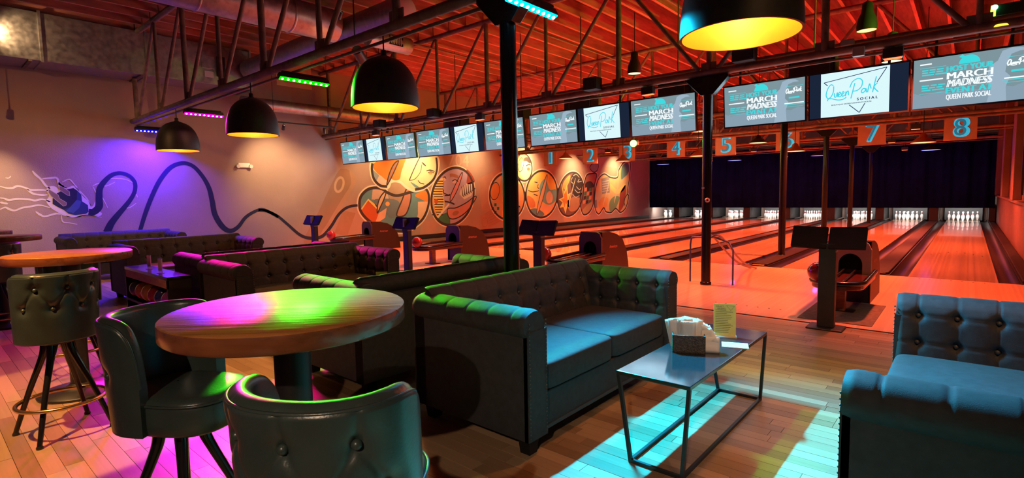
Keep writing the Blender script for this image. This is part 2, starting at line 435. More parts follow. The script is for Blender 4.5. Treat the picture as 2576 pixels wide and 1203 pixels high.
# ---- roof: deck and separate joists between the trusses
ce = MB().box((XW-.2, -4.2, ZC), (4.2, YB+.2, ZC+.12)).build('ceiling', mt['deck']); tag(ce, kind='structure')
TY = [-0.9, 3.40, 7.85, 12.1, 16.36, 20.48, 24.9, 29.2]
TZ0, TZ1 = 3.12, 4.82
jm = {}
for i in range(len(TY)-1):
    y0, y1 = TY[i]-.02, TY[i+1]-.02
    x = XW+.25; sp = .50
    while x < 3.6 if i < 1 else x < XR:
        key = round(y1-y0, 3)
        if key not in jm: jm[key] = MB().box((-.028, 0, -.26), (.028, key-.02, 0)).mesh('joist', mt['joist'])
        link('joist', jm[key], None, ce, (x, y0, ZC))
        x += sp

# ---- roof trusses on columns
PX_ = [-2.945+1.478*i for i in range(-7, 5)]
def make_truss(Y, label, full):
    xr = 3.9 if Y < 5 else XR+.05
    r = empty('roof_truss', (-2.945, Y, TZ0), 0, label, 'truss', 'roof trusses')
    o = -2.945
    pts = [x for x in PX_ if XW+.05 < x < xr-.05]
    H = TZ1-TZ0
    n = 10 if full else 6
    MB().tube([(XW+.02-o, 0, 0), (xr-.02-o, 0, 0)], .052, n).build('bottom_chord', mt['steel'], r)
    MB().tube([(XW+.02-o, 0, H), (xr-.02-o, 0, H)], .052, n).build('top_chord', mt['steel'], r)
    MB().tube([(XW+.02-o, .07, -.085), (xr-.02-o, .07, -.085)], .018, 6).build('conduit', mt['steel'], r)
    for i, x in enumerate(pts):
        thick = .045 if (i % 2 == 0) else .034
        MB().tube([(x-o, 0, .03), (x-o, 0, H-.03)], thick, n).build('vertical_strut', mt['steel'], r)
        if i < len(pts)-1:
            x2 = pts[i+1]
            if x < o-2 : a, b = (x-o+.13, 0, .05), (x2-o-.05, 0, H-.04)
            elif x < o-.5: a, b = (x2-o-.14, 0, .05), (x-o+.06, 0, H-.04)
            elif x < o+.5: a, b = (x-o+.14, 0, .05), (x2-o-.06, 0, H-.04)
            else: a, b = (x2-o-.1, 0, .05), (x-o+.06, 0, H-.04)
            MB().tube([a, b], .032, n).build('diagonal_strut', mt['steel'], r)
        MB().box((x-o-.11, -.008, -.04), (x-o+.11, .008, .15)).build('gusset_plate', mt['steel'], r)
    return r
ordn = ['nearest', 'second', 'third', 'fourth', 'fifth', 'farthest']
for i, Y in enumerate(TY[1:7]):
    lab = ['steel pipe roof truss that carries the coloured light bars and dome pendants',
           'steel pipe roof truss just in front of the row of screens',
           'steel pipe roof truss behind the screens, third from the camera',
           'steel pipe roof truss behind the lane number boards',
           'far steel pipe roof truss, second from the navy curtain',
           'farthest steel pipe roof truss above the navy curtain'][i]
    make_truss(Y, lab, i < 2)
def make_column(Y, label, r=.068, detail=True):
    e = empty('column', (-2.95, Y, 0), 0, label, 'column', 'steel columns')
    MB().tube([(0, 0, .02), (0, 0, TZ0-.30)], r, 24).build('shaft', mt['column'], e)
    MB().lathe([(.0001, .0), (r+.012, 0), (r+.012, .035), (r, .045)], n=24).build('base_collar', mt['column'], e)
    MB().prism([(-.30, TZ0-.06), (.30, TZ0-.06), (.30, TZ0-.10), (.09, TZ0-.32), (-.09, TZ0-.32), (-.30, TZ0-.10)],
               lambda a, b: (a, -.06, b), lambda a, b: (a, .06, b)).build('bracket', mt['column'], e, bev=.006)
    return e
c1 = make_column(3.40, 'nearest black column rising behind the charcoal loveseat')
c2 = make_column(7.85, 'black column with a round white sticker beside the blue ramp')
MB().lathe([(.0001, .004), (.036, .004), (.036, 0)], n=20, axis='y').build('round_sticker', M('cream sticker', (.75, .6, .5), .5), c2, (.035, -.066, 1.27), (pi, 0, radians(20)))
MB().lathe([(.0001, .006), (.014, .006), (.014, .0)], n=12, axis='y').build('sticker_dot', mt['blackmatte'], c2, (.037, -.070, 1.27), (pi, 0, radians(20)))
MB().box((-.02, -.004, -.012), (.02, .004, .012)).build('small_plate', mt['white'], c2, (-.03, -.066, 1.45))
for i, Y in enumerate(TY[3:7]):
    make_column(Y, ['black column standing on the strip between lanes six and seven, nearest of those', 'second slim black column on the strip between lanes six and seven', 'third slim black column on the strip between lanes six and seven', 'farthest slim black column, close to the navy curtain'][i])
# horizontal pipes in the far roof
for i, (yy, zz) in enumerate(((15.2, 2.92), (18.4, 3.25), (8.34, 3.30), (22.5, 3.2))):
    o = MB().tube([(XW+.02, yy, zz), (XR, yy, zz)], .035, 8).build('ceiling_pipe', mt['steel']); tag(o, ['brown pipe running across below the lane number boards', 'brown pipe crossing the roof above lane signs', 'brown pipe that the row of screens hangs from', 'farthest brown pipe crossing the roof'][i], 'pipe', 'roof pipes')
for i, (xx, y0, y1, zz) in enumerate(((-9.0, 1.5, 12.0, 4.62), (-6.6, 6.0, 16.0, 4.62), (-4.0, 4.0, 18., 4.66))):
    o = MB().tube([(xx, y0, zz), (xx, y1, zz)], .022, 8).build('sprinkler_pipe', mt['steel']); tag(o, ['thin sprinkler pipe under the roof near the round duct', 'thin sprinkler pipe under the roof in the middle of the hall', 'thin sprinkler pipe under the roof above the column row'][i], 'pipe', 'sprinkler pipes')
# ================================================================ SOFAS
SL, SD, ST = 1.83, .92, .165       # length, depth, arm thickness
def resample(path, n):
    d = [0]
    for a, b in zip(path, path[1:]): d.append(d[-1]+hypot(b[0]-a[0], b[1]-a[1]))
    out = []
    for i in range(n+1):
        t = d[-1]*i/n; j = 0
        while j < len(d)-2 and d[j+1] < t: j += 1
        f = (t-d[j])/max(1e-9, d[j+1]-d[j]); a, b = path[j], path[j+1]
        out.append((a[0]+(b[0]-a[0])*f, a[1]+(b[1]-a[1])*f))
    return out, d[-1]/n
def roll_path(lean, top):
    base = [(0+lean*.0, .30), (-lean*.25*0, .42), (lean*.45, top-.20), (lean*.85, top-.10), (lean+.012, top-.045), (lean+.05, top-.008), (lean+.095, top), (ST+.0, top-.018), (ST+.028, top-.055), (ST+.030, top-.095), (ST+.012, top-.128), (ST, top-.140)]
    return [(a, b) for a, b in catmull(base, 8)]
def tuft_panel(mb, place, s0, s1, path, n, sb, ds, nb, rows, ns):
    """sweep the padded profile along s; buttons at sb + i*ds on the given rows (path height z)"""
    P, da = resample(path, n)
    A = [i*da for i in range(n+1)]
    ra = [min(range(n+1), key=lambda i: abs(P[i][1]-z) + (0 if i < n*.6 else 9))*da for z in rows]
    N = []
    for i in range(n+1):
        a, b = P[max(0, i-1)], P[min(n, i+1)]; tx, tz = b[0]-a[0], b[1]-a[1]; l = hypot(tx, tz) or 1
        N.append((-tz/l, tx/l))
    a_end = A[-1]; zroll = max(q[1] for q in P)-.07
    def disp(s, i):
        a = A[i]
        k = max(0, min(nb-1, round((s-sb)/ds))); du = s-(sb+k*ds)
        inb = 1 if sb-ds*.6 < s < sb+(nb-.4)*ds else 0
        fade = max(0, min(1, (a_end-a)/.10))
        ph = max(-.5, min(.5, du/ds))
        d = (.0055*(abs(sin(pi*(ph+1)))**.6)*(.45+.55*(P[i][1] < zroll)) if inb else .003)*fade
        d += -.0055*exp(-(du/.005)**2)*fade*inb
        for r in ra:
            d += -.0035*exp(-((a-r)/.006)**2)*inb
            d += -.028*exp(-(du*du+(a-r)**2)/(.024**2))*inb
        return d*min(1, a/.05+.2)
    vs = []; 
    for j in range(ns+1):
        s = s0+(s1-s0)*j/ns
        e = min(1, min(j, ns-j)/3)
        for i in range(n+1):
            d = disp(s, i)*e-.006*(1-e)
            vs.append(place(s, P[i][0]+N[i][0]*d, P[i][1]+N[i][1]*d))
    W = n+1
    mb.add(vs, [(j*W+i, j*W+i+1, (j+1)*W+i+1, (j+1)*W+i) for j in range(ns) for i in range(n)], True)
    # end caps
    for j in (0, ns):
        ring = [vs[j*W+i] for i in range(W)]
        s = s0+(s1-s0)*j/ns
        ring += [place(s, ST, .30)]
        mb.add(ring, [tuple(range(len(ring)))])
    btn = []
    for r in ra:
        i = round(r/da)
        for k in range(nb):
            s = sb+k*ds
            if s0+.02 < s < s1-.02: btn.append(place(s, P[i][0]-N[i][0]*.021, P[i][1]-N[i][1]*.021))
    return btn
btn_me = MB().sphere((0, 0, 0), .013, 10, 6).mesh('button', mt['piping'])
def superbox(mb, c, h, e=.22, n=40, m=20, crown=.0):
    sg = lambda v, p: (abs(v)**p)*(1 if v >= 0 else -1)
    def fn(u, v):
        a = 2*pi*u; b = -pi/2+pi*v
        x = sg(cos(b), e)*sg(cos(a), e); y = sg(cos(b), e)*sg(sin(a), e); z = sg(sin(b), e)
        k = crown*max(0, 1-x*x)*max(0, 1-y*y)
        return (c[0]+h[0]*x, c[1]+h[1]*y, c[2]+h[2]*z+(k if z > 0 else 0))
    return mb.grid(fn, n, m, True, True, False)
def make_sofa():
    r = empty('tufted_sofa')
    AT, BT = .795, .835
    bm_ = MB().box((-.45, -SL/2+.004, .10), (.425, SL/2-.004, .315)).build('base', mt['sofa'], r, bev=.008)
    MB().box((.425, -SL/2+ST, .105), (.432, SL/2-ST, .125)).build('welt', mt['piping'], bm_)
    # backrest: profile measured from the inner face outwards (towards -x)
    mb = MB()
    xi = -SD/2+ST+.085
    btn = tuft_panel(mb, lambda s, u, z: (xi-u, s, z), -SL/2+.03, SL/2-.03, roll_path(.085, BT), 64, -.70, .20, 8, (.705, .56), 190)
    mb.box((-SD/2, -SL/2+.0, .10), (-SD/2+.10, SL/2-.0, BT-.135))
    o = mb.build('backrest', mt['sofa'], r)
    for p in btn: link('button', btn_me, None, o, p)
    for sg in (-1, 1):
        mb = MB(); yi = sg*(SL/2-ST)
        btn = tuft_panel(mb, lambda s, u, z: (s, yi+sg*u, z), -SD/2+.02, SD/2-.005, roll_path(.012, AT), 60, -.14, .165, 4, (.695, .545), 100)
        mb.box((-SD/2+.01, min(yi+sg*.035, sg*SL/2), .10), (SD/2-.006, max(yi+sg*.035, sg*SL/2), AT-.135))
        mb.box((SD/2-.03, min(yi+sg*.004, sg*SL/2), .10), (SD/2, max(yi+sg*.004, sg*SL/2), AT-.11))
        o = mb.build('arm', mt['sofa'], r)
        for p in btn:
            if p[0] > xi-.02: link('button', btn_me, None, o, p)
        nb = MB()
        for i in range(30):
            z = .12+i*.021
            for yy in (yi+sg*.012, sg*(SL/2-.012)): nb.sphere((SD/2+.001, yy, z), .0045, 6, 4)
        tag(nb.build('nail_trim', mt['chrome'] if 0 else M('dark nail head', (.1, .09, .08), .35, .8) if 'dark nail head' not in bpy.data.materials else bpy.data.materials['dark nail head'], o), kind='stuff')
    cw = (SL-2*ST)/4-.004
    for sg in (-1, 1):
        mb = MB(); cy = sg*(cw+.003); hx = .335; cx = .445-hx
        superbox(mb, (cx, cy, .398), (hx, cw, .080), .16, 56, 24, .018)
        o = mb.build('seat_cushion', mt['sofa'], r)
        rx, ry = hx-.018, cw-.018
        loop = [(cx+rx*(1 if abs(cos(a)) > 0 else 0)*(abs(cos(a))**.14)*(1 if cos(a) >= 0 else -1), cy+ry*(abs(sin(a))**.14)*(1 if sin(a) >= 0 else -1), .462) for a in [2*pi*i/72+.02 for i in range(72)]]
        MB().tube(loop, .006, 6, closed=True).build('piping', mt['piping'], o)
    for sx in (-1, 1):
        for sy in (-1, 1):
            x, y = sx*(SD/2-.075), sy*(SL/2-.085)
            MB().add([(x-.032, y-.032, 0), (x+.032, y-.032, 0), (x+.032, y+.032, 0), (x-.032, y+.032, 0), (x-.042, y-.042, .10), (x+.042, y-.042, .10), (x+.042, y+.042, .10), (x-.042, y+.042, .10)],
                     [(0,3,2,1),(4,5,6,7),(0,1,5,4),(1,2,6,5),(2,3,7,6),(3,0,4,7)]).build('leg', mt['blackmatte'], r)
    return r
proto = make_sofa()
sofas = [(-2.14, 2.965, 0, 'charcoal tufted loveseat in front, facing the low black table with the woven napkin box'),
         (.17, 2.87, pi, 'tufted loveseat at the right edge washed in blue light, only its near corner in view'),
         (-3.58, 2.93, pi, 'tufted loveseat back to back with the front charcoal one, its near arm lit green'),
         (-5.51, 2.88, 0, 'olive lit tufted sofa facing the table with crumpled napkins, second row from the camera'),
         (-6.56, 2.97, pi, 'tufted sofa whose pink lit far arm shows above the olive sofa'),
         (-9.04, 2.86, 0, 'purple brown lit tufted sofa, third row from the camera'),
         (-12.15, 2.73, 0, 'deep blue lit tufted sofa against the left wall below the painted cable'),
         ]
for i, (x, y, rz, lab) in enumerate(sofas):
    o = proto if i == 0 else copy_tree(proto)
    o.location = (x, y, 0); o.rotation_euler = (0, 0, rz); tag(o, lab, 'sofa', 'tufted sofas')

# ================================================================ BAR STOOLS
def make_stool():
    r = empty('bar_stool')
    SZ = .70
    # seat: a D-shaped cushion, front towards +x
    def plan(a, R):
        c, s_ = cos(a), sin(a)
        k = 1/max(abs(c)**3.2+abs(s_)**3.2, 1e-6)**(1/3.2) if c > 0 else 1/max(abs(c)**2.3+abs(s_)**2.3, 1e-6)**(1/2.3)
        return R*k
    prof = [(.30, -.125), (.90, -.125), (.985, -.11), (1.0, -.075), (1.0, -.03), (.985, -.008), (.95, .004), (.80, .012), (.5, .018), (.02, .02)]
    mb = MB()
    def fn(u, v):
        a = 2*pi*u; i = int(round(v*(len(prof)-1))); k, z = prof[i]
        R = plan(a, .170)*k
        return (R*cos(a)*(1.5 if cos(a) > 0 else 1), R*sin(a), SZ+z)
    mb.grid(fn, 56, len(prof)-1, True, True, False)
    seat = mb.build('seat', mt['vinyl'], r)
    MB().tube([(plan(a, .171)*cos(a)*(1.5 if cos(a) > 0 else 1), plan(a, .171)*sin(a), SZ-.01) for a in [2*pi*i/64 for i in range(64)]], .005, 6, closed=True).build('piping', mt['vinyl'], seat)
    # wrap-around back, buttons on the outside
    phm = radians(102); NB = 30
    def topz(u): return .772+.225*(1-abs(u)**12)**.8-.012*cos(pi*u)*0
    buttons = [(-.38, .905), (0, .905), (.38, .905), (-.19, .79), (.19, .79), (-.57, .79), (.57, .79)]
    segs = []
    for i in range(8): segs.append(('o', i/8))
    sec = [('o', i/54) for i in range(55)]+[('t', i/6) for i in range(1, 6)]+[('i', 1-i/12) for i in range(13)]+[('b', i/3) for i in range(1, 3)]
    def bk(uu, vv):
        u = -1+2*uu; a = pi+u*phm; kind, q = sec[int(round(vv*len(sec))) % len(sec)]
        zt = topz(u); zb = SZ-.115
        th = .046*(1-.35*abs(u)**4)
        def rad(z): return plan(a, .152)+.022*(z-SZ)/.3*max(0, 1-abs(u)**3)
        if kind in 'oi':
            z = zb+(zt-.02-zb)*q
            R = rad(z)+(th if kind == 'o' else .0)
            if kind == 'o':
                d = 0
                for bu, bz in buttons:
                    ds = (u-bu)*phm*.19; dz = z-bz
                    d += .014*exp(-(ds*ds+dz*dz)/(.028**2))
                    for bu2, bz2 in buttons:
                        if abs(bu2-bu) < .2 and bz2 < bz:
                            ex, ez = (bu2-bu)*phm*.19, bz2-bz; t = max(0, min(1, (ds*ex+dz*ez)/(ex*ex+ez*ez)))
                            d += .006*exp(-((ds-ex*t)**2+(dz-ez*t)**2)/(.007**2))
                    if bz > .9 and z > bz: d += .006*exp(-(ds/.007)**2)
                R += .010-min(d, .022)
        elif kind == 't':
            R = rad(zt-.02)+th*(.5+.5*cos(pi*q)); z = zt-.02+.02*sin(pi*q)
        else:
            R = rad(zb)+th*q; z = zb
        return (R*cos(a), R*sin(a), z)
    mb = MB(); mb.grid(bk, 130, len(sec), True, False, True)
    for uu in (0, 1):
        mb.add([bk(uu, j/len(sec)) for j in range(len(sec))], [tuple(range(len(sec)))])
    back = mb.build('backrest', mt['vinyl'], r)
    bme = MB().sphere((0, 0, 0), .0115, 14, 10).mesh('button', mt['vinyl'])
    for bu, bz in buttons:
        a = pi+bu*phm; R = plan(a, .152)+.022*(bz-SZ)/.3*max(0, 1-abs(bu)**3)+.046-.004
        link('button', bme, None, back, (R*cos(a), R*sin(a), bz))
    pip = []
    for i in range(61):
        u = -1+2*i/60; a = pi+u*phm; z = topz(u)-.016; R = plan(a, .152)+.022*(z-SZ)/.3*max(0, 1-abs(u)**3)+.046*(1-.35*abs(u)**4)+.003
        pip.append((R*cos(a), R*sin(a), z))
    MB().tube(pip, .0045, 6).build('piping', mt['vinyl'], back)
    # swivel hub, bent legs, foot ring
    MB().lathe([(.0001, .555), (.09, .555), (.09, .565), (.05, .572), (.05, .580), (.13, .580), (.0001, .581)], n=20).build('swivel_plate', mt['black'], r)
    for k in range(4):
        a = pi/4+k*pi/2; c, s_ = cos(a), sin(a)
        P = catmull([(.065*c, .065*s_, .565), (.075*c, .075*s_, .50), (.10*c, .10*s_, .43), (.165*c, .165*s_, .27), (.255*c, .255*s_, .015)], 5)
        lg = MB().tube(P, [.024-.011*i/(len(P)-1) for i in range(len(P))], 10).build('leg', mt['blackgloss'], r)
        MB().lathe([(.0001, 0), (.017, 0), (.017, .01), (.013, .018)], (.255*c, .255*s_, 0), 10).build('glide', mt['black'], lg)
    MB().tube([(.215*cos(2*pi*i/48), .215*sin(2*pi*i/48), .20) for i in range(48)], .0115, 8, closed=True).build('foot_ring', mt['brass'], r)
    return r
st0 = make_stool()
stools = [(-1.10, .635, radians(120), 'green vinyl bar stool in the foreground, seen from its buttoned back'),
          (-2.225, .635, radians(27), 'green vinyl bar stool turned sideways beside the near round table, its seat in view'),
          (-4.155, .565, radians(190), 'green vinyl bar stool with brass foot ring in the pool of light at left'),
          (-5.52, .86, radians(-10), 'bar stool behind the second round table, only its gold lit top rim showing'),
          (-7.75, .62, radians(172), 'green vinyl bar stool far left, its back in front of the far round table'),
          ]
for i, (x, y, rz, lab) in enumerate(stools):
    o = st0 if i == 0 else copy_tree(st0)
    o.location = (x, y, 0); o.rotation_euler = (0, 0, rz); tag(o, lab, 'bar stool', 'green bar stools')

# ================================================================ ROUND TABLES
def make_round(R=.373, ZT=1.035):
    r = empty('round_table')
    th = .058
    MB().lathe([(.0001, ZT), (R-.006, ZT), (R-.001, ZT-.004)], n=72).build('table_top', mt['tabletop'], r)
    MB().lathe([(R-.001, ZT-.004), (R, ZT-.008), (R, ZT-th+.006), (R-.006, ZT-th), (.0001, ZT-th)], n=72).build('edge_band', mt['table'], r)
    MB().lathe([(.0001, ZT-th-.001), (.20, ZT-th-.001), (.20, ZT-th-.012), (.06, ZT-th-.03)], n=32).build('mount_plate', mt['black'], r)
    MB().tube([(0, 0, .05), (0, 0, ZT-th-.02)], .058, 28).build('pedestal', mt['black'], r)
    MB().lathe([(.0001, 0), (.25, 0), (.255, .012), (.245, .022), (.12, .034), (.075, .06), (.06, .075)], n=40).build('foot_plate', mt['black'], r)
    return r
rt = make_round(); rt.location = (-1.694, .822, 0); rt.rotation_euler = (0, 0, radians(45)); tag(rt, 'near round wooden pub table with pink and green light streaks on its top', 'table', 'round pub tables')
for (x, y, lab) in ((-4.93, .78, 'second round wooden pub table, lit warm orange, at the left edge'), (-8.30, .70, 'third round pub table, its red brown edge at far left'), (-10.1, .63, 'farthest round pub table at the left edge')):
    o = copy_tree(rt); o.location = (x, y, 0); o.rotation_euler = (0, 0, random.uniform(0, 3)); tag(o, lab, 'table', 'round pub tables')

# ================================================================ LOW BLACK TABLES
def coffee(loc, label, x0=-.20, x1=.205, y0=-.645, y1=.645, bx0=-.085, bx1=.19, by0=-.70+.0, by1=.57, Z=.45):
    r = empty('coffee_table', loc, 0, label, 'table', 'low black tables')
    s = .018
    o = MB().box((x0, y0, Z-.022), (x1, y1, Z)).build('table_top', mt['coffee'], r, bev=.003)
    T = [(x0+s/2, y0+s/2), (x1-s/2, y0+s/2), (x1-s/2, y1-s/2), (x0+s/2, y1-s/2)]
    B = [(bx0, by0), (bx1, by0), (bx1, by1), (bx0, by1)]
    for a, b in zip(T, B): MB().bar((b[0], b[1], .0), (a[0], a[1], Z-.02), s, s, (0, 1, 0)).build('leg', mt['black'], r)
    for i in range(4):
        a, b = B[i], B[(i+1) % 4]
        MB().bar((a[0], a[1], s/2), (b[0], b[1], s/2), s*.9, s*.98).build('floor_rail', mt['black'], r)
    return r
mt['coffee'] = M('black glass table top', (.012, .013, .016), .13, coat=.2, rvary=.04, vscale=5)
coffee((-1.19, 3.085, 0), 'low black metal table in front with the woven napkin box')
coffee((-4.62, 2.98, 0), 'low dark table with napkins between the green lit and olive sofas')
coffee((-8.15, 2.95, 0), 'low dark table between the pink armed and purple brown sofas')

# ---- napkin boxes, napkins, menus
def napkin_box(loc, rz, label, sx=.125, sy=.165, h=.10):
    r = empty('napkin_box', loc, rz, label, 'box', 'woven napkin boxes')
    t = .006
    for lo, hi in (((-sx/2, -sy/2, 0), (-sx/2+t, sy/2, h)), ((sx/2-t, -sy/2, 0), (sx/2, sy/2, h)), ((-sx/2, -sy/2, 0), (sx/2, -sy/2+t, h)), ((-sx/2, sy/2-t, 0), (sx/2, sy/2, h))):
        MB().box(lo, hi).build('side_panel', mt['woven'], r, bev=.002)
    MB().box((-sx/2, -sy/2, 0), (sx/2, sy/2, t)).build('bottom_panel', mt['woven'], r)
    return r
def napkin(p, rx, ry, rz, w=.11, l=.15, curl=.03, label=None, group=None):
    def fn(u, v):
        x = (u-.5)*w; z = v*l; return (x, curl*(v*v)+.006*sin(6*u+rz), z)
    mb = MB(); mb.grid(fn, 4, 6)
    o = mb.build('napkin', mt['paper'], None, p, (rx, ry, rz))
    m = o.modifiers.new('thick', 'SOLIDIFY'); m.thickness = .0016
    return tag(o, label, 'napkin', group)
NB = at(1722, 870, 2, .45)
bx = Vector((-1.235, 3.02, .451))
napkin_box(bx, radians(25), 'dark woven box full of white napkins on the near low table', .185, .14, .105)
random.seed(5)
la, gr = 'white paper napkin fanned out of the woven box on the near table', 'napkins in the near woven box'
bz_ = radians(25); ca_, sa_ = cos(bz_), sin(bz_)
loc_ = lambda x, y, z: bx+Vector((x*ca_-y*sa_, x*sa_+y*ca_, z))
for i in range(8):                                  # upright bundle at the left
    napkin(loc_(-.060+.012*i, .02-.006*i, .02), radians(4*sin(i*1.7)), radians(-12+2.5*i), bz_+radians(8*sin(i*.9)), .085, .165+.008*sin(i*2.), .01*sin(i), la, gr)
for i in range(22):                                 # fan that leans over to the right
    f = i/21
    napkin(loc_(.0+.035*f, -.025+.05*(1-f), .055-.012*f), radians(6*sin(i*1.3)-4), radians(2+88*f), bz_+radians(7*sin(i*.8)), .10, .13+.008*sin(i), .012*sin(i*.7), la, gr)
def card(name, loc, rz, w, h, tilt, label, cat, face, lines, foot=True):
    r = empty(name, loc, rz, label, cat)
    M_ = Matrix.Rotation(tilt, 4, 'X')
    o = MB().box((-w/2, -.0015, 0), (w/2, .0015, h)).build('sheet', face, r); o.rotation_euler = (tilt, 0, 0)
    ink = bpy.data.materials.get('card ink') or M('card ink', (.10, .08, .03), .7)
    tag(MB().build('x', ink) if False else o)
    mb = MB()
    rr = random.Random(len(label))
    for i in range(lines):
        z = h*(.80-.72*i/max(1, lines)); l = w*rr.uniform(.45, .8)
        mb.box((-w*.42, -.0022, z), (-w*.42+l, -.0016, z+h*.012))
    if lines: tag(mb.build('printed_line', ink, o), kind='stuff')
    if foot:
        MB().box((-w/2-.004, -.03, 0), (w/2+.004, .03, .008)).build('stand_foot', M('clear acrylic', (.6, .6, .55), .1, alpha=.5) if 'clear acrylic' not in bpy.data.materials else bpy.data.materials['clear acrylic'], r)
    return r
mt['menu'] = M('yellow menu card', (.62, .55, .12), .6, vary=.15, vscale=9)
mt['paleg'] = M('pale green card', (.55, .62, .45), .6)
mc = card('menu_card', (-1.165, 3.44, .451), radians(24), .135, .215, radians(-4), 'yellow printed menu card standing on the near low table', 'menu', mt['menu'], 14)
mb = MB().box((-.075, -.055, 0), (.075, .055, .006)).build('note_pad', mt['paper'], None, (-1.045, 3.27, .451), (0, 0, radians(20))); tag(mb, 'pale sheet lying flat beside the napkin box', 'paper')
p2 = at(1567, 642, 1, 4.9)
card('menu_card', (-2.62, 4.62, .451), radians(30), .10, .14, 0, 'small pale green card standing behind the far arm of the front loveseat', 'card', mt['paleg'], 6)
coffee((-2.55, 4.72, 0), 'low dark table mostly hidden behind the far arm of the front loveseat', y0=-.3, y1=.3, by0=-.28, by1=.28)
b2 = Vector((-4.66, 2.66, .451))
napkin_box(b2, radians(20), 'white napkin box on the low table before the olive sofa', .15, .12, .08)
la, gr = 'crumpled cream napkin in the box before the olive sofa', 'napkins before the olive sofa'
for i in range(16):
    f = i/15
    napkin(b2+Vector((-.06+.12*f, -.03+.05*sin(i*2.3), .03)), radians(30*sin(i*1.7)), radians(-45+90*f), radians(40*sin(i)), .09, .13, .03*sin(i*2), la, gr)
card('menu_card', (-4.42, 3.10, .451), radians(40), .115, .20, radians(-3), 'yellow menu card standing on the table before the olive sofa', 'menu', mt['menu'], 10)
# third table bits
b3 = Vector((-8.2, 2.75, .451))
la, gr = 'pink lit napkin lying on the low table of the third seating group', 'napkins on the third low table'
for i in range(5):
    napkin(b3+Vector((.03*i, .08*i, .01)), radians(60-14*i), radians(10*i), radians(40*i), .12, .14, .03, la, gr)
o = bevel(MB().box((-.05, -.03, 0), (.05, .03, .07)).build('condiment_box', M('yellow carton', (.75, .45, .05), .6), None, (-8.15, 3.3, .451))); tag(o, 'small yellow box on the low table of the third seating group', 'box')

# ================================================================ BALL RACK CONSOLE with clip stands
r = empty('ball_rack', (-6.92, 1.83, 0), 0, 'dark console rack with bowling balls below, beside the olive sofa', 'rack')
MB().box((-.78, -.11, .585), (.78, .11, .62)).build('top', mt['coffee'], r, bev=.004)
MB().box((-.78, -.11, .50), (.78, -.095, .585)).build('apron', mt['wood'], r)
for s in (-1, 1): MB().box((s*.765-.015, -.11, 0), (s*.765+.015, .11, .585)).build('side_panel', mt['black'], r)
MB().box((-.75, -.11, .22), (.75, .11, .245)).build('shelf', mt['black'], r)
MB().box((-.75, -.11, .05), (.75, .11, .075)).build('shelf', mt['black'], r)
MB().box((-.75, .095, .07), (.75, .11, .585)).build('back_panel', mt['black'], r)
bc = [('green', (.03, .10, .05)), ('orange', (.65, .25, .03)), ('yellow', (.7, .5, .05)), ('red', (.45, .03, .03)), ('dark blue', (.02, .04, .2)), ('purple', (.2, .04, .25))]
ball_me = {}
def ball(p, key, col, label, group=None):
    if key not in ball_me:
        mm = mt['ballred'] if key == 'house red' else M(key+' bowling ball', col, .14, coat=.6, vary=.2, vscale=6)
        mb = MB(); mb.sphere((0, 0, 0), .108, 32, 18)
        ball_me[key] = mb.mesh('bowling_ball', mm)
    r = empty('bowling_ball', p, random.random()*6, label, 'bowling ball', group)
    link('shell', ball_me[key], None, r)
    for a, b in ((.0, .0), (.22, .1), (.1, .26)):
        d = Vector((sin(a-.1), -sin(b+.6), cos(a)*cos(b+.6))).normalized()*.1065
        q = d.to_track_quat('Z', 'Y').to_euler()
        o = link('finger_hole', HOLE, None, r, d, q)
    return r
HOLE = MB().lathe([(.0001, .0018), (.013, .0018), (.013, 0)], n=10).mesh('finger_hole', mt['blackmatte'])
for i, (nm, c) in enumerate(bc):
    ball((-7.52+.235*i, 1.82, .355), nm, c, nm+' bowling ball on the shelf of the console rack', 'balls on the console rack')
def clip_stand(p, label):
    r = empty('clip_stand', p, radians(20), label, 'card holder')
    ac = bpy.data.materials.get('clear acrylic')
    MB().box((-.035, -.02, 0), (.035, .02, .006)).build('base', ac, r)
    MB().box((-.03, -.004, .006), (.03, .004, .16)).build('upright', ac, r)
    MB().box((-.028, -.006, .03), (.028, -.0045, .15)).build('card', mt['white'], r)
clip_stand((-7.12, 1.83, .62), 'clear acrylic card holder at the far end of the console rack top')
clip_stand((-6.58, 1.79, .62), 'clear acrylic card holder nearer the olive sofa on the console rack')
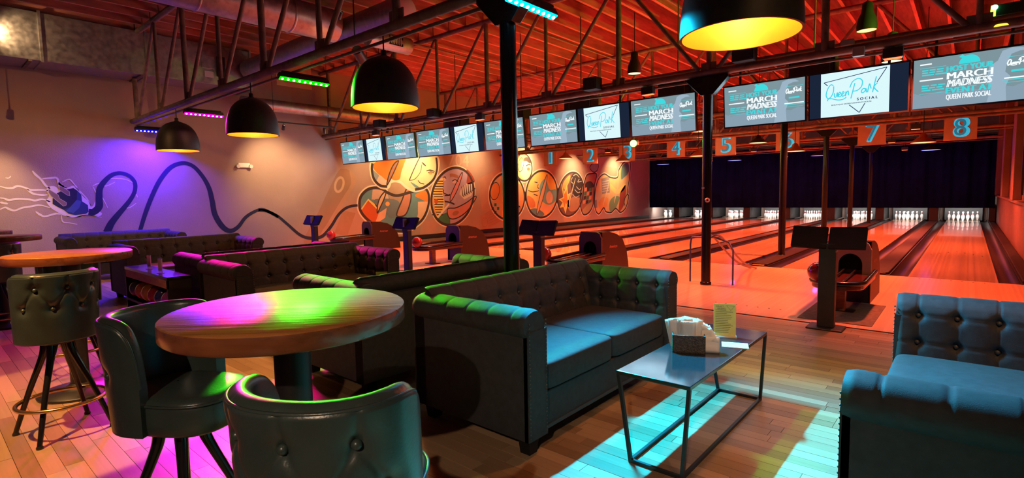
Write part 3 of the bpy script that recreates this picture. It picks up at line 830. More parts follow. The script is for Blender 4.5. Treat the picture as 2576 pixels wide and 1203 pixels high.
# ================================================================ BALL RETURNS
def make_return():
    r = empty('ball_return')
    # hood with an arched mouth (faces -y), plus tapered side shell
    mb = MB(); w, zb, zt = .215, .0, .76
    arch = [(.125*cos(a), .47+.135*sin(a)) for a in [pi*i/16 for i in range(17)]]
    outer = [(w, .36), (w, .66), (w-.035, .735), (w-.09, zt), (-w+.09, zt), (-w+.035, .735), (-w, .66), (-w, .36)]
    face = outer+[(-.125, .36)]+arch[::-1]+[(.125, .36)]
    mb.prism(face, lambda a, b: (a, -.02, b), lambda a, b: (a, .02, b))
    o = mb.build('hood_face', mt['hoodface'], r, (0, 1.05, 0))
    mb = MB()
    prof = [(0.02, .76), (.25, .755), (.5, .70), (.70, .60), (.84, .40), (.90, .18), (.92, 0)]
    for sgn in (-1, 1):
        poly = [(0.02, .0)]+prof
        mb.prism(poly, lambda a, b: (sgn*(w-.004), a, b), lambda a, b: (sgn*(w-.016), a, b))
    mb.grid(lambda u, v: ((-w+.004)+(2*w-.008)*u, prof[int(round(v*6))][0], prof[int(round(v*6))][1]-.002), 2, 6)
    mb.build('hood_shell', mt['hood'], r, (0, 1.05, 0))
    MB().box((-.19, .04, .0), (.19, .85, .40)).build('lower_housing', mt['black'], r, (0, 1.05, 0))
    MB().box((-.12, .12, .40), (.12, .14, .60)).build('mouth_liner', mt['blackmatte'], r, (0, 1.05, 0))
    # oval ball tray with two rails
    mb = MB()
    def oval(R, L, n=14): return [(R*cos(a), -R*sin(a)) for a in [pi*i/n for i in range(n+1)]]+[(-R, L), (R, L)]
    P = oval(.255, .86)
    mb.prism(P, lambda a, b: (a, b+.24, .30), lambda a, b: (a, b+.24, .36))
    mb.build('tray', mt['tray'], r, bev=.015)
    Q = [(.255*cos(a), .24-.255*sin(a), .375) for a in [pi*i/20 for i in range(21)]]
    MB().tube([(.255, 1.08, .40)]+Q+[(-.255, 1.08, .40)], .028, 8).build('tray_rim', mt['blackgloss'], r)
    for s in (-1, 1): MB().tube([(s*.06, .06, .375), (s*.06, 1.1, .41)], .012, 6).build('ball_rail', mt['chrome'], r)
    MB().box((-.05, .40, 0), (.05, .50, .30)).build('support_post', mt['wood'], r, bev=.006)
    MB().box((-.14, .36, 0), (.14, .54, .012)).build('post_plate', mt['black'], r)
    return r
mt['hoodface'] = M('cream hood face plate', (.42, .36, .22), .4)
mt['hood'] = M('dark maroon hood plastic', (.016, .007, .008), .4)
mt['hooddark'] = M('dark hood face', (.03, .028, .04), .4)
mt['tray'] = M('maroon ball tray', (.06, .012, .011), .22, coat=.3)
returns = [(-1.07, 6.55, 'ball return with a cream face plate behind the near score console'), (-4.755, 6.45, 'dark ball return with a red ball in the middle of the approach'),
           (-8.44, 6.75, 'dark ball return seen from its side, second from the mural wall'), (-12.12, 7.05, 'dark ball return nearest the mural wall')]
br0 = make_return()
sides = []
for i, (x, y, lab) in enumerate(returns):
    o = br0 if i == 0 else copy_tree(br0)
    o.location = (x, y, 0); tag(o, lab, 'ball return', 'ball returns')
    if i:
        for ch in o.children:
            if ch.name.startswith('hood_face'):
                ch.data = ch.data.copy(); ch.data.materials[0] = mt['hooddark']
    sides.append(o)
for (x, y, z, lab) in ((-1.235, 6.62, .485, 'red bowling ball on the tray behind the near score console'), (-4.90, 6.42, .485, 'red bowling ball on the middle ball return'), (-8.36, 6.74, .485, 'red bowling ball on the ball return second from the mural wall'), (-12.05, 7.0, .485, 'red bowling ball on the ball return nearest the mural wall')):
    ball((x, y, z), 'house red', (.3, .02, .02), lab, 'red balls on the ball returns')
# ================================================================ SCORE CONSOLES
def make_console():
    r = empty('score_console')
    MB().box((-.16, -.13, 0), (.16, .13, .018)).build('foot_plate', mt['black'], r, bev=.01)
    MB().box((-.075, -.045, .018), (.075, .045, .80)).build('post', mt['console'], r, bev=.006)
    o = MB().prism([(-.045, .72), (.045, .72), (.02, .86), (-.07, .86)], lambda a, b: (-.07, a, b), lambda a, b: (.07, a, b)).build('neck', mt['black'], r)
    MB().box((-.077, -.05, .775), (.077, .05, .79)).build('collar', mt['steelband'], r)
    for s in (-1, 1):
        M_ = Matrix.Translation((s*.165, -.02, .915)) @ Matrix.Rotation(radians(-28), 4, 'X') @ Matrix.Rotation(radians(-s*4), 4, 'Z')
        h = MB().obox(M_, (.315, .045, .23)).build('monitor', mt['blackmatte'], r, bev=.008)
        MB().obox(M_ @ Matrix.Translation((0, .0235, 0)), (.285, .003, .20)).build('screen', mt['screenoff'], h)
    MB().box((-.022, -.075, .85), (.022, -.02, 1.0)).build('center_strap', mt['strap'], r)
    return r
mt['console'] = M('dark console post', (.014, .013, .012), .5, vary=.2, vscale=9)
mt['steelband'] = M('grey band', (.2, .19, .17), .4, .5)
mt['screenoff'] = M('dark console screen', (.012, .012, .012), .25)
mt['strap'] = M('tan centre strap', (.30, .21, .08), .5)
co = make_console()
consoles = [co]+[copy_tree(co) for _ in range(3)]
for i, (x, y, lab) in enumerate(((-1.04, 6.02, 'near black score console on its post, with two tilted screens'), (-4.72, 6.05, 'black score console in front of the middle of the mural'), (-7.78, 6.05, 'score console behind the olive sofa, two dark screens with a tan strap'), (-11.1, 6.05, 'score console farthest left with two pale lit screens'))):
    o = consoles[i]
    o.location = (x, y, 0); tag(o, lab, 'score console', 'score consoles')
    if i < 2:
        for ch in [c for c in o.children if c.name.startswith('center_strap')]: bpy.data.objects.remove(ch)
    if i == 3:
        for ch in o.children:
            for g in ch.children:
                if g.name.startswith('screen'):
                    g.data = g.data.copy(); g.data.materials[0] = M('pale console screen', (.5, .42, .3), .5)
# ================================================================ BALL RAMP (blue tube frame with slide rails)
R0 = at(1736, 708, 2, 0); R1 = at(1843, 718, 2, 0); R2 = at(1895, 676, 2, 0)
r = empty('ball_ramp', (R0.x, R0.y, 0), 0, 'blue tube ball ramp straddling the column on the approach', 'ball ramp')
d = R1-R0; H = .70
MB().tube([(0, 0, 0)]+catmull([(0, 0, H-.12), (d.x*.03, d.y*.03, H-.02), (d.x*.12, d.y*.12, H), (d.x*.45, d.y*.45, H)], 5), .014, 8).build('leg', mt['rampblue'], r)
MB().tube([(d.x, d.y, 0), (d.x, d.y, H-.18), (d.x*.9, d.y*.9, H-.06), (d.x*.6, d.y*.6, H)], .014, 8).build('leg', mt['rampblue'], r)
mt['rampgrey'] = M('grey ramp rail', (.20, .17, .22), .4)
T = Vector((R2.x-R0.x, R2.y-R0.y, 0)); side = Vector((-T.y, T.x, 0)).normalized()
tops = Vector((d.x*.62, d.y*.62, 0))
for s in (-1, 1):
    a = tops+side*(s*.07)
    e = T+side*(s*.05)
    P = catmull([(a.x-.12, a.y-.05, H+.01), (a.x, a.y, H+.02), (a.x*.55+e.x*.45, a.y*.55+e.y*.45, H*.45), (a.x*.25+e.x*.75, a.y*.25+e.y*.75, .12), (e.x, e.y, .015)], 7)
    MB().tube(P, .016, 8).build('slide_rail', mt['rampgrey'], r)
for f, z in ((.5, .42), (.75, .16)):
    c = tops*(1-f)+T*f
    MB().tube([(c.x+side.x*.07, c.y+side.y*.07, z*.9), (c.x-side.x*.07, c.y-side.y*.07, z*.9)], .009, 6).build('cross_bar', mt['rampgrey'], r)
c = tops
MB().box((c.x-.10, c.y-.07, H+.0), (c.x+.06, c.y+.07, H+.02)).build('ball_cradle', mt['rampgrey'], r)

o = MB().box((-.34, -.62, 0), (.34, .60, .006)).build('floor_mat', M('grey brown floor mat', (.12, .10, .08), .9, vary=.3, vscale=20), None, (-1.03, 6.95, .0005)); tag(o, 'grey brown mat on the approach under the near ball return', 'floor mat')
# ================================================================ DOME PENDANTS
WARM = (1.0, .46, .13)
def make_pendant():
    r = empty('dome_pendant')
    P = [(.350, 0), (.349, .06), (.343, .15), (.328, .24), (.298, .33), (.250, .41), (.180, .475), (.095, .515), (.045, .53)]
    P = catmull(P, 3)
    Q = [(max(.004, a-.012), b-.006 if i else b) for i, (a, b) in enumerate(P)]
    MB().lathe(P, n=64).build('shade', mt['shade'], r)
    MB().lathe(Q+[(.0001, Q[-1][1])], n=64).build('gold_lining', mt['gold'], r)
    MB().lathe([(P[0][0]+.001, -.001), (P[0][0]-.014, -.001)], n=64).build('rim', mt['shade'], r)
    MB().lathe([(.045, .53), (.03, .55), (.03, .59), (.012, .60), (.0001, .60)], n=20).build('cap', mt['black'], r)
    MB().tube([(0, 0, .598), (0, 0, .76)], .008, 6).build('rod', mt['black'], r)
    MB().tube([(0, 0, .50), (0, 0, .40)], .022, 10).build('socket', mt['black'], r)
    MB().sphere((0, 0, .35), .045, 16, 10).build('bulb', EM('warm bulb', (1, .72, .35), 9), r)
    return r
pd = make_pendant()
for i, (x, y, z, lab) in enumerate(((-11.05, 3.43, 2.32, 'black dome pendant with gold lining, farthest left in the row'), (-7.90, 3.43, 2.33, 'black dome pendant with gold lining, second from the left'), (-4.70, 3.43, 2.335, 'black dome pendant with gold lining and a green lit edge, third from the left'), (-1.10, 3.43, 2.34, 'largest black dome pendant with gold lining at the top of the photo'))):
    o = pd if i == 0 else copy_tree(pd)
    o.location = (x, y, z); tag(o, lab, 'pendant lamp', 'dome pendants')
    light('POINT', 'pendant_glow', (x, y, z+.24), WARM, 42, None, None, .05)

# ================================================================ COLOURED LIGHT BARS
def light_bar(x, y0, y1, z, col, glow, power, aim, spread, label):
    L = y1-y0; yc = (y0+y1)/2
    r = empty('light_bar', (x, yc, z), 0, label, 'light bar', 'coloured light bars')
    tilt = radians(25)
    r.rotation_euler = (0, -tilt, 0)
    MB().box((-.035, -L/2-.04, .012), (.035, L/2+.04, .075)).build('housing', mt['black'], r, bev=.006)
    em = EM(label[:12]+' diode', tuple(.3+.7*g for g in glow), 8)
    me = MB().sphere((0, 0, 0), .016, 12, 8).mesh('diode', em)
    MB().box((-.028, -L/2-.03, .004), (.028, L/2+.03, .013)).build('halo_strip', EM(label[:12]+' strip', tuple(0 if c < .2 else c for c in col), 7 if col[1] > .9 else 10), r)  # glowing strip added for the coloured halo around the diodes
    for i in range(9): link('diode', me, None, r, (0, -L/2+L*i/8, .004))
    for s in (-1, 1): MB().tube([(0, s*L*.3, .07), (0, s*L*.3, .09)], .02, 6).build('hanger', mt['black'], r)
    MB().bar((.03, -L*.5, .085), (.03, L*.5, .085), .03, .02).build('cross_arm', mt['black'], r)
    p = Vector((x, yc, z))+Vector((sin(tilt), 0, -cos(tilt)))*.035
    o = light('AREA', 'bar_glow', p, col, power, None, None, .58, .05, spread=spread)
    zax = -(Vector(aim)-p).normalized(); xax = Vector((0, 1, 0)); xax = (xax-zax*xax.dot(zax)).normalized(); yax = zax.cross(xax)
    o.rotation_euler = Matrix((xax, yax, zax)).transposed().to_euler()
bars = [(-2.75, 3.21, 3.77, 2.90, (.004, .55, 1.0), (.10, .95, 1.0), 190, (-.25, 2.45, .2), 60, 'cyan light bar beside the nearest column top'),
        (-6.57, 3.25, 3.85, 2.90, (.035, 1.0, .02), (.25, 1.0, .12), 52, (-2.6, 2.7, .8), 50, 'green light bar hanging under the near truss'),
        (-10.3, 3.36, 3.92, 2.90, (1.0, .004, .27), (1.0, .05, .60), 110, (-6.0, 2.5, .5), 70, 'magenta light bar hanging under the near truss'),
        (-13.38, 3.40, 3.95, 2.90, (.05, .008, 1.0), (.22, .16, 1.0), 290, (-12.6, 3.2, .6), 160, 'blue light bar close to the left wall')]
for b in bars: light_bar(*b)

# ================================================================ RED WASH over the lanes, from lamps on the trusses
LANER = (1.0, .115, .042)
def flood(x, y, power, label, col=LANER, angle=140, aim=(0, 0), short=False):
    z = TZ0-.052-(.15 if short else .26)
    r = empty('flood_lamp', (x, y, z), 0, label, 'flood lamp', 'red flood lamps on the trusses')
    MB().box((-.10, -.05, .02), (.10, .05, .14)).build('housing', mt['black'], r, bev=.01)
    MB().box((-.085, -.04, .012), (.085, .04, .02)).build('lens', EM('red lens', (1, .12, .04), 3) if 'red lens' not in bpy.data.materials else bpy.data.materials['red lens'], r)
    MB().tube([(0, 0, .13), (0, 0, .16 if short else .27)], .012, 6).build('yoke', mt['black'], r)
    light('SPOT', 'red_wash', (x, y, z-.02), col, power, None, (x+aim[0], y+aim[1], 0), .10, angle=angle, blend=.7)
for yy, pw, names in ((12.1, 2200, 'third truss'), (16.36, 2200, 'fourth truss'), (20.48, 2100, 'fifth truss'), (24.9, 900, 'farthest truss')):
    for xx, sd in ((-9.65 if yy == 16.36 else -9.2, 'mural side'), (-4.75 if yy == 16.36 else -6.0, 'middle'), (-1.05 if yy == 16.36 else -1.9, 'right side')):
        flood(xx, yy, pw, 'red flood lamp under the %s, %s of the hall' % (names, sd), aim=(0, -.6 if yy > 24 else .6))
for xx, sd in ((-11.2, 'left'), (-7.6, 'middle'), (-3.9, 'beside the column'), (-.75, 'right')):
    flood(xx, 7.85, 900, 'red flood lamp under the truss before the screens, %s' % sd, aim=(0, .8), angle=122, short=True)
# bare red lights added to wash the roof, no fixtures behind them
for xx, yy in ((-10.5, 9.8), (-7.5, 9.8), (-4.5, 9.8), (-1.5, 9.8), (-9.5, 14.2), (-5.5, 14.2), (-1.2, 14.2), (-7.5, 18.5), (-2, 18.5), (-5.5, 5.6), (-1.0, 5.6)):
    light('SPOT', 'roof_wash', (xx, yy, 3.5), (1.0, .03, .045), 85 if yy > 9 else 30, None, (xx, yy, 9), .1, angle=165, blend=.4)

# ================================================================ TRACK HEADS washing the walls
def track_head(p, target, power, label, col=(1.0, .62, .28), angle=75, top=None, blend=.9):
    r = empty('track_head', p, 0, label, 'spot lamp', 'track spot lamps')
    d = (Vector(target)-Vector(p)).normalized(); q = d.to_track_quat('-Z', 'Y').to_euler()
    o = MB().lathe([(.030, .08), (.034, .07), (.042, -.06), (.040, -.06), (.030, .06)], n=16).build('can', mt['black'], r, (0, 0, 0), q)
    MB().lathe([(.0001, -.045), (.038, -.045)], n=16).build('lens', EM('track lens', (1, .75, .4), 12) if 'track lens' not in bpy.data.materials else bpy.data.materials['track lens'], r, (0, 0, 0), q)
    MB().tube([(0, 0, .0), (0, 0, (top or p[2]+.10)-p[2])], .008, 6).build('stem', mt['black'], r)
    light('SPOT', 'track_glow', Vector(p)+d*.09, col, power, None, target, .03, angle=angle, blend=blend)
def lamp_track(x, y0, y1, z, label):
    r = empty('lamp_track', (x, y0, z), 0, label, 'lamp track', 'lamp tracks')
    MB().box((-.018, 0, 0), (.018, y1-y0, .03)).build('rail', mt['black'], r)
    for f in (.1, .9): MB().tube([(0, (y1-y0)*f, .03), (0, (y1-y0)*f, ZC-z)], .006, 5).build('drop_rod', mt['black'], r)
lamp_track(-12.4, 5.7, 7.45, 3.20, 'short black lamp track near the left wall, before the mural')
lamp_track(-12.55, 7.4, 26.0, 3.38, 'long black lamp track above the mural')
w = lambda px, py: at(px, py, 0, XW)
track_head((-12.4, 6.1, 3.10), w(690, 440), 190, 'spot lamp lighting the bare wall left of the mural', angle=90, top=3.21, blend=1)
track_head((-12.4, 7.15, 3.10), w(800, 500), 60, 'lit spot lamp at the end of the short lamp track', angle=90, top=3.21, blend=1)
for i, (px, py, pw) in enumerate(((1045, 430, 330), (1190, 400, 160), (1320, 415, 420), (1440, 450, 330), (1545, 440, 360), (930, 500, 160))):
    q = w(px, py)
    track_head((-12.55, q.y-.1, 3.28), (q.x, q.y, q.z-.1), pw, 'spot lamp over the mural, %s of the six on the long track' % ['second', 'third', 'fourth', 'fifth', 'farthest', 'nearest'][i], angle=100, top=3.39, blend=1)
track_head((-12.6, 1.0, 3.35), w(10, 590), 260, 'spot lamp at the left edge aimed at the wall behind the far tables', angle=60, top=4.86)
track_head((-12.5, 1.2, 4.45), (-13.6, 2.6, 4.2), 40, 'bright spot lamp by the rectangular duct in the top left corner', angle=120, top=4.86)
# downlights of the lounge (in the roof; the two wall washers are added fill)
for (x, y, tx, ty, pw, ang, lab) in ((-3.4, -.9, -4.45, .45, 1250, 32, 'ceiling spot lamp lighting the stool at the left'), (-6.2, -.6, -5.4, .9, 300, 44, 'ceiling spot lamp over the second round table'), (.9, 1.4, -.2, 4.2, 340, 56, 'ceiling spot lamp over the near low table'), (.9, -2.6, -1.1, .75, 330, 46, 'ceiling spot lamp behind the camera'), (-9.0, -.6, -13.4, 2.6, 420, 80, 'added fill spot washing the left wall'), (-7.7, 4.8, -13.5, 5.6, 180, 80, 'added fill spot washing the wall before the mural')):
    track_head((x, y, 3.4 if y < -2 else 4.3), (tx, ty, .6 if y < -2 else .3), pw, lab, col=(1, .70, .48) if y < -2 else (1, .48, .17), angle=ang, blend=.15 if ang < 35 else 1., top=4.86)

# ================================================================ DUCTS
r = empty('rectangular_duct', (-13.25, 3.5, 3.98), 0, 'long rectangular sheet metal duct along the top of the left wall', 'duct')
for i, (y0, y1) in enumerate(((-4.9, -1.62), (-1.6, .02), (.04, 2.1))):
    MB().box((-.42, y0, 0), (.40, y1, .86)).build('section', mt['duct'], r, bev=.006)
for yy in (-1.61, .03, 2.1):
    MB().box((-.43, yy-.02, -.025), (.425, yy+.02, .885)).build('flange', mt['duct'], r)
for yy in (-1.8, -.1, 1.9): MB().box((-.42, yy, -.03), (.41, yy+.05, -.005)).build('hanger_strap', mt['steel'], r)
MB().box((.405, 1.05, .33), (.42, 1.30, .60)).build('access_door', mt['duct'], r, bev=.004)
MB().box((.405, 1.10, .14), (.42, 1.28, .27)).build('name_plate', mt['white'], r)
MB().box((.405, 1.36, .18), (.46, 1.52, .62)).build('damper_motor', mt['black'], r)
r = empty('round_duct', (-8.6, 1.2, 4.42), 0, 'large round metal duct running below the roof at the top of the photo', 'duct', 'round ducts')
MB().tube([(0, -4, 0), (0, 4.05, 0)], .27, 32).build('pipe', mt['duct'], r)
for yy in (-1, 0.4, 1.8, 3.2): MB().lathe([(.272, yy), (.282, yy+.02), (.272, yy+.04)], n=32, axis='y').build('seam_band', mt['duct'], r)
r = empty('round_duct', (-7.0, 5.55, 4.40), 0, 'round metal duct with a flat grey end cap', 'duct', 'round ducts')
MB().tube([(-5.75, 0, 0), (0, 0, 0)], .235, 32, caps=False).build('pipe', mt['duct'], r)
MB().lathe([(.0001, .004), (.238, .004), (.238, -.03)], n=32, axis='x').build('end_cap', M('grey end cap', (.45, .42, .42), .6), r)
q = at(985, 107, 1, 6.6)
r = empty('round_duct', q, 0, 'short small round duct with a louvred grille', 'duct', 'round ducts')
MB().tube([(0, -.55, 0), (0, .42, 0)], .165, 24).build('pipe', mt['duct'], r)
MB().tube([(0, -.2, .15), (0, -.2, ZC-q.z)], .01, 6).build('hanger_rod', mt['steel'], r)
for i in range(7): MB().box((.15, -.14+i*.04, -.07), (.172, -.125+i*.04, .07)).build('louvre', mt['white'], r)
MB().box((.146, -.16, -.085), (.160, .16, .085)).build('grille_back', mt['blackmatte'], r)
r = empty('round_duct', (-13.2, 7.4, 3.72), 0, 'small round duct along the left wall behind the green light bar', 'duct', 'round ducts')
MB().tube([(0, -1.9, 0), (0, 2.6, 0)], .15, 20).build('pipe', mt['duct'], r)
r = empty('plywood_panel', (-12.75, 6.5, 4.1), 0, 'square plywood panel hanging beside the rectangular duct', 'panel')
MB().box((0, -.35, .05), (.02, .55, 1.02)).build('board', M('plain plywood', (.42, .26, .15), .7, vary=.15, vscale=3), r)
# stage-style black spot can by the third pendant
q = at(905, 140, 1, 5.2)
r = empty('spot_can', q, 0, 'black stage spot can hanging under the near truss, beside the third pendant', 'spot lamp')
MB().tube([(.10, -.12, .05), (-.06, .10, -.05)], .085, 18).build('can', mt['black'], r); MB().tube([(-.05, -.05, .02), (-.05, -.05, 4.86-q.z)], .012, 6).build('yoke', mt['black'], r)

# ================================================================ SCREENS
def text_mesh(txt, w, h, shear=0., bold=0., spacing=1.):
    cu_ = bpy.data.curves.new('txt', 'FONT'); cu_.body = txt; cu_.size = 1; cu_.align_x = 'CENTER'; cu_.shear = shear; cu_.space_character = spacing
    cu_.resolution_u = 3
    ob = bpy.data.objects.new('txt', cu_); COL.objects.link(ob)
    bpy.context.view_layer.update()
    me = bpy.data.meshes.new_from_object(ob.evaluated_get(bpy.context.evaluated_depsgraph_get()))
    bpy.data.objects.remove(ob); bpy.data.curves.remove(cu_)
    X = [v.co.x for v in me.vertices]; Yv = [v.co.y for v in me.vertices]
    x0, x1, y0, y1 = min(X), max(X), min(Yv), max(Yv)
    for v in me.vertices:
        v.co = ((v.co.x-(x0+x1)/2)*w/(x1-x0), 0, (v.co.y-(y0+y1)/2)*h/(y1-y0))
    if bold:
        bm = bmesh.new(); bm.from_mesh(me); b2_ = bm.copy(); k_ = len(bm.verts)
        geo = bmesh.ops.duplicate(bm, geom=bm.verts[:]+bm.edges[:]+bm.faces[:])['geom']
        for g in geo:
            if isinstance(g, bmesh.types.BMVert): g.co.x += bold*h*1.6; g.co.y -= .0002
        bm.to_mesh(me); bm.free(); b2_.free()
    return me
def ribbon(mb, pts, wd, fn):
    n = len(pts); V = []
    for i in range(n):
        a, b = pts[max(0, i-1)], pts[min(n-1, i+1)]; dx, dy = b[0]-a[0], b[1]-a[1]; l = hypot(dx, dy) or 1
        wq = wd[i] if isinstance(wd, list) else wd
        nx, ny = -dy/l*wq/2, dx/l*wq/2
        V += [fn(pts[i][0]+nx, pts[i][1]+ny), fn(pts[i][0]-nx, pts[i][1]-ny)]
    mb.add(V, [(2*i, 2*i+1, 2*i+3, 2*i+2) for i in range(n-1)])
SCR = {}
SCR['bg'] = EM('advert screen grey teal', (.23, .33, .37), .74)
SCR['bg2'] = EM('advert screen pale figure', (.37, .50, .62), .74)
SCR['low'] = EM('advert screen lower texture', (.27, .38, .47), .74)
SCR['cy'] = EM('screen cyan print', (.05, .68, .72), .85)
SCR['wh'] = EM('screen white print', (.90, .97, 1.0), .85)
SCR['logo'] = EM('screen pale white', (.68, .90, .93), .85)
SCR['dk'] = EM('screen dark side', (.012, .02, .045), .74)
SCR['navy'] = EM('screen navy print', (.012, .03, .09), 1.0)
SCR['bl'] = EM('screen blue script', (.03, .55, .68), 1.0)
TW, TH = 1.0, .57    # unit screen; scaled per screen
script = [[(275,462),(240,452),(200,505),(180,580),(203,622),(245,600),(275,535),(278,470)], [(205,655),(200,640),(235,622),(330,640),(400,632),(442,605)],
          [(288,555),(292,603),(312,598),(326,548),(332,602)], [(345,578),(370,558),(355,543),(340,575),(352,600),(382,585)], [(390,572),(412,548),(398,536),(382,570),(396,594),(426,575)],
          [(437,535),(430,592),(442,552),(464,528),(470,582)], [(547,430),(520,540),(500,622)], [(485,485),(520,410),(590,372),(638,400),(630,470),(580,520),(520,532)],
          [(680,500),(650,500),(630,530),(640,552),(670,535),(686,500),(690,548)], [(705,547),(716,482),(728,440),(738,470),(748,500)], [(808,348),(785,450),(765,547)], [(822,428),(782,482),(834,542)]]
def logo_uv(x, y):
    u = (x-110)/855; return (u, (y-(325-120*u))/(540+50*u))
def strokes(mb, lines, wd, fn, n=5):
    for L in lines: ribbon(mb, catmull(L, n) if len(L) > 2 else L, wd, fn)
adv_parts = []; logo_parts = []
def scr_part(lst, name, mat, mb=None, me=None, off=(0, 0, 0), stuff=False):
    if me is None: me = mb.mesh(name, None, fix=False)
    me.materials.clear(); me.materials.append(mat)
    lst.append((name, me, off, stuff))
e = -.0015
quad = lambda x0, x1, z0, z1, d: MB().add([(x0, d, z0), (x1, d, z0), (x1, d, z1), (x0, d, z1)], [(0, 1, 2, 3)])
# advert
scr_part(adv_parts, 'screen', SCR['bg'], quad(-.485, .485, -.265, .265, 0))
mb = MB(); mb.add([(-.485, e, -.265), (.485, e, -.265), (.485, e, -.10)]+[(.485-.97*i/12, e, -.11+.02*sin(i*2.2)) for i in range(13)], [tuple(range(16))]); scr_part(adv_parts, 'ground_graphic', SCR['low'], mb)
fig = [(.13, -.265), (.16, -.12), (.12, -.02), (.14, .10), (.20, .15), (.23, .24), (.30, .262), (.38, .25), (.42, .22), (.36, .22), (.30, .20), (.27, .12), (.26, .03), (.30, -.02), (.27, -.12), (.28, -.265)]
scr_part(adv_parts, 'figure_graphic', SCR['bg2'], MB().add([(x, 2*e, z) for x, z in fig], [tuple(range(len(fig)))]))
cx = -.02
mb = MB(); mb.add([(cx+.085*cos(a), 3*e, .165+.085*sin(a)) for a in [pi*i/16 for i in range(17)]], [tuple(range(17))])
mb.add([(cx-.085, 3*e, .24), (cx-.06, 3*e, .262), (cx-.03, 3*e, .235), (cx-.055, 3*e, .222)], [(0, 1, 2, 3)])
scr_part(adv_parts, 'dome_graphic', SCR['cy'], mb)
for txt, w_, h_, z, mm, sh, bo in (('HOST YOUR', .37, .058, .128, 'cy', 0, .10), ('MARCH', .36, .068, .055, 'wh', 0, .09), ('MADNESS', .36, .075, -.025, 'wh', .22, .10), ('EVENT AT', .37, .058, -.100, 'cy', 0, .10), ('QUEEN PARK SOCIAL', .36, .062, -.172, 'wh', 0, .035)):
    scr_part(adv_parts, 'lettering', SCR[mm], None, text_mesh(txt, w_, h_, sh, bo), (cx, 3*e, z))
mb = MB(); rr = random.Random(4)
for z, n_, mm in ((.165, 1, 0), (.135, 3, 0), (.11, 3, 0), (.085, 2, 0), (-.03, 3, 0), (-.055, 3, 0), (-.08, 2, 0), (-.11, 1, 0)):
    x = -.33-.10*(1 if n_ == 1 else .8)
    for k in range(n_):
        l = .20/n_*rr.uniform(.7, 1.05) if n_ > 1 else .22
        mb.add([(x, 3*e, z), (x+l, 3*e, z), (x+l, 3*e, z+(.013 if n_ > 1 else .004)), (x, 3*e, z+(.013 if n_ > 1 else .004))], [(0, 1, 2, 3)]); x += l+.012
for z, l, h_ in ((.17, .20, .004), (.02, .12, .02), (-.06, .24, .008), (-.085, .2, .004)):
    mb.add([(.365-l/2, 3*e, z), (.365+l/2, 3*e, z), (.365+l/2, 3*e, z+h_), (.365-l/2, 3*e, z+h_)], [(0, 1, 2, 3)])
scr_part(adv_parts, 'small_print', SCR['cy'], mb, stuff=True)
mb = MB()
for z, l, x0 in ((.20, .10, -.43), (.03, .2, -.43), (-.045, .22, .255)):
    mb.add([(x0, 3*e, z), (x0+l, 3*e, z), (x0+l, 3*e, z+.014), (x0, 3*e, z+.014)], [(0, 1, 2, 3)])
strokes(mb, script, .012, lambda u, v: (.27+.24*u*.9, 3*e, .19-.16*v), 4) if False else None
for L in script:
    P = [logo_uv(*p) for p in (catmull(L, 4) if len(L) > 2 else L)]
    ribbon(mb, P, .05, lambda u, v: (.255+.23*u, 3*e, .19-.17*v))
scr_part(adv_parts, 'script_lettering', SCR['wh'], mb, stuff=True)
# logo
scr_part(logo_parts, 'screen', SCR['dk'], quad(-.485, .485, -.265, .265, 0))
LW = (-.365, .315)
scr_part(logo_parts, 'logo_panel', SCR['logo'], quad(LW[0], LW[1], -.262, .262, e))
lm = lambda u, v: (LW[0]+(LW[1]-LW[0])*u, 2*e, .262-.524*v)
mb = MB()
for L in script:
    P = [lm(*logo_uv(*p)) for p in (catmull(L, 6) if len(L) > 2 else L)]
    ribbon(mb, [(p[0], p[2]) for p in P], .0105, lambda a, b: (a, 2*e, b))
scr_part(logo_parts, 'script_lettering', SCR['bl'], mb)
mb = MB()
for L in ([(200,465),(150,430),(930,232),(815,420)], [(480,703),(608,800),(675,683)]):
    P = [lm(*logo_uv(*p)) for p in L]
    for a, b in zip(P, P[1:]): ribbon(mb, [(a[0], a[2]), (b[0], b[2])], .008, lambda x, z: (x, 2*e, z))
scr_part(logo_parts, 'triangle_outline', SCR['navy'], mb)
a = lm(.69, .655); scr_part(logo_parts, 'lettering', SCR['navy'], None, text_mesh('S O C I A L', .20, .030, 0, .08), (a[0], 2*e, a[2]))
a = lm(.46, .735); scr_part(logo_parts, 'lettering', SCR['navy'], None, text_mesh('BOUTIQUE ENTERTAINMENT HOUSE', .40, .016, 0, .06), (a[0], 2*e, a[2]))
TVY = 8.3
frame_me = MB().box((-.5, .002, -.285), (.5, .05, .285)).mesh('bezel', mt['screenframe'])
groups = [[(855, 913), (914, 967), (969, 1043)], [(1047, 1132), (1133, 1217), (1218, 1319)], [(1332, 1453), (1453, 1586), (1586, 1752)], [(1819, 2028), (2031, 2287), (2288, 2606)]]
topl = lambda x: 362-(x-853)*(362-112)/(2576-853)*1.0
gname = ['leftmost', 'second', 'third', 'rightmost']
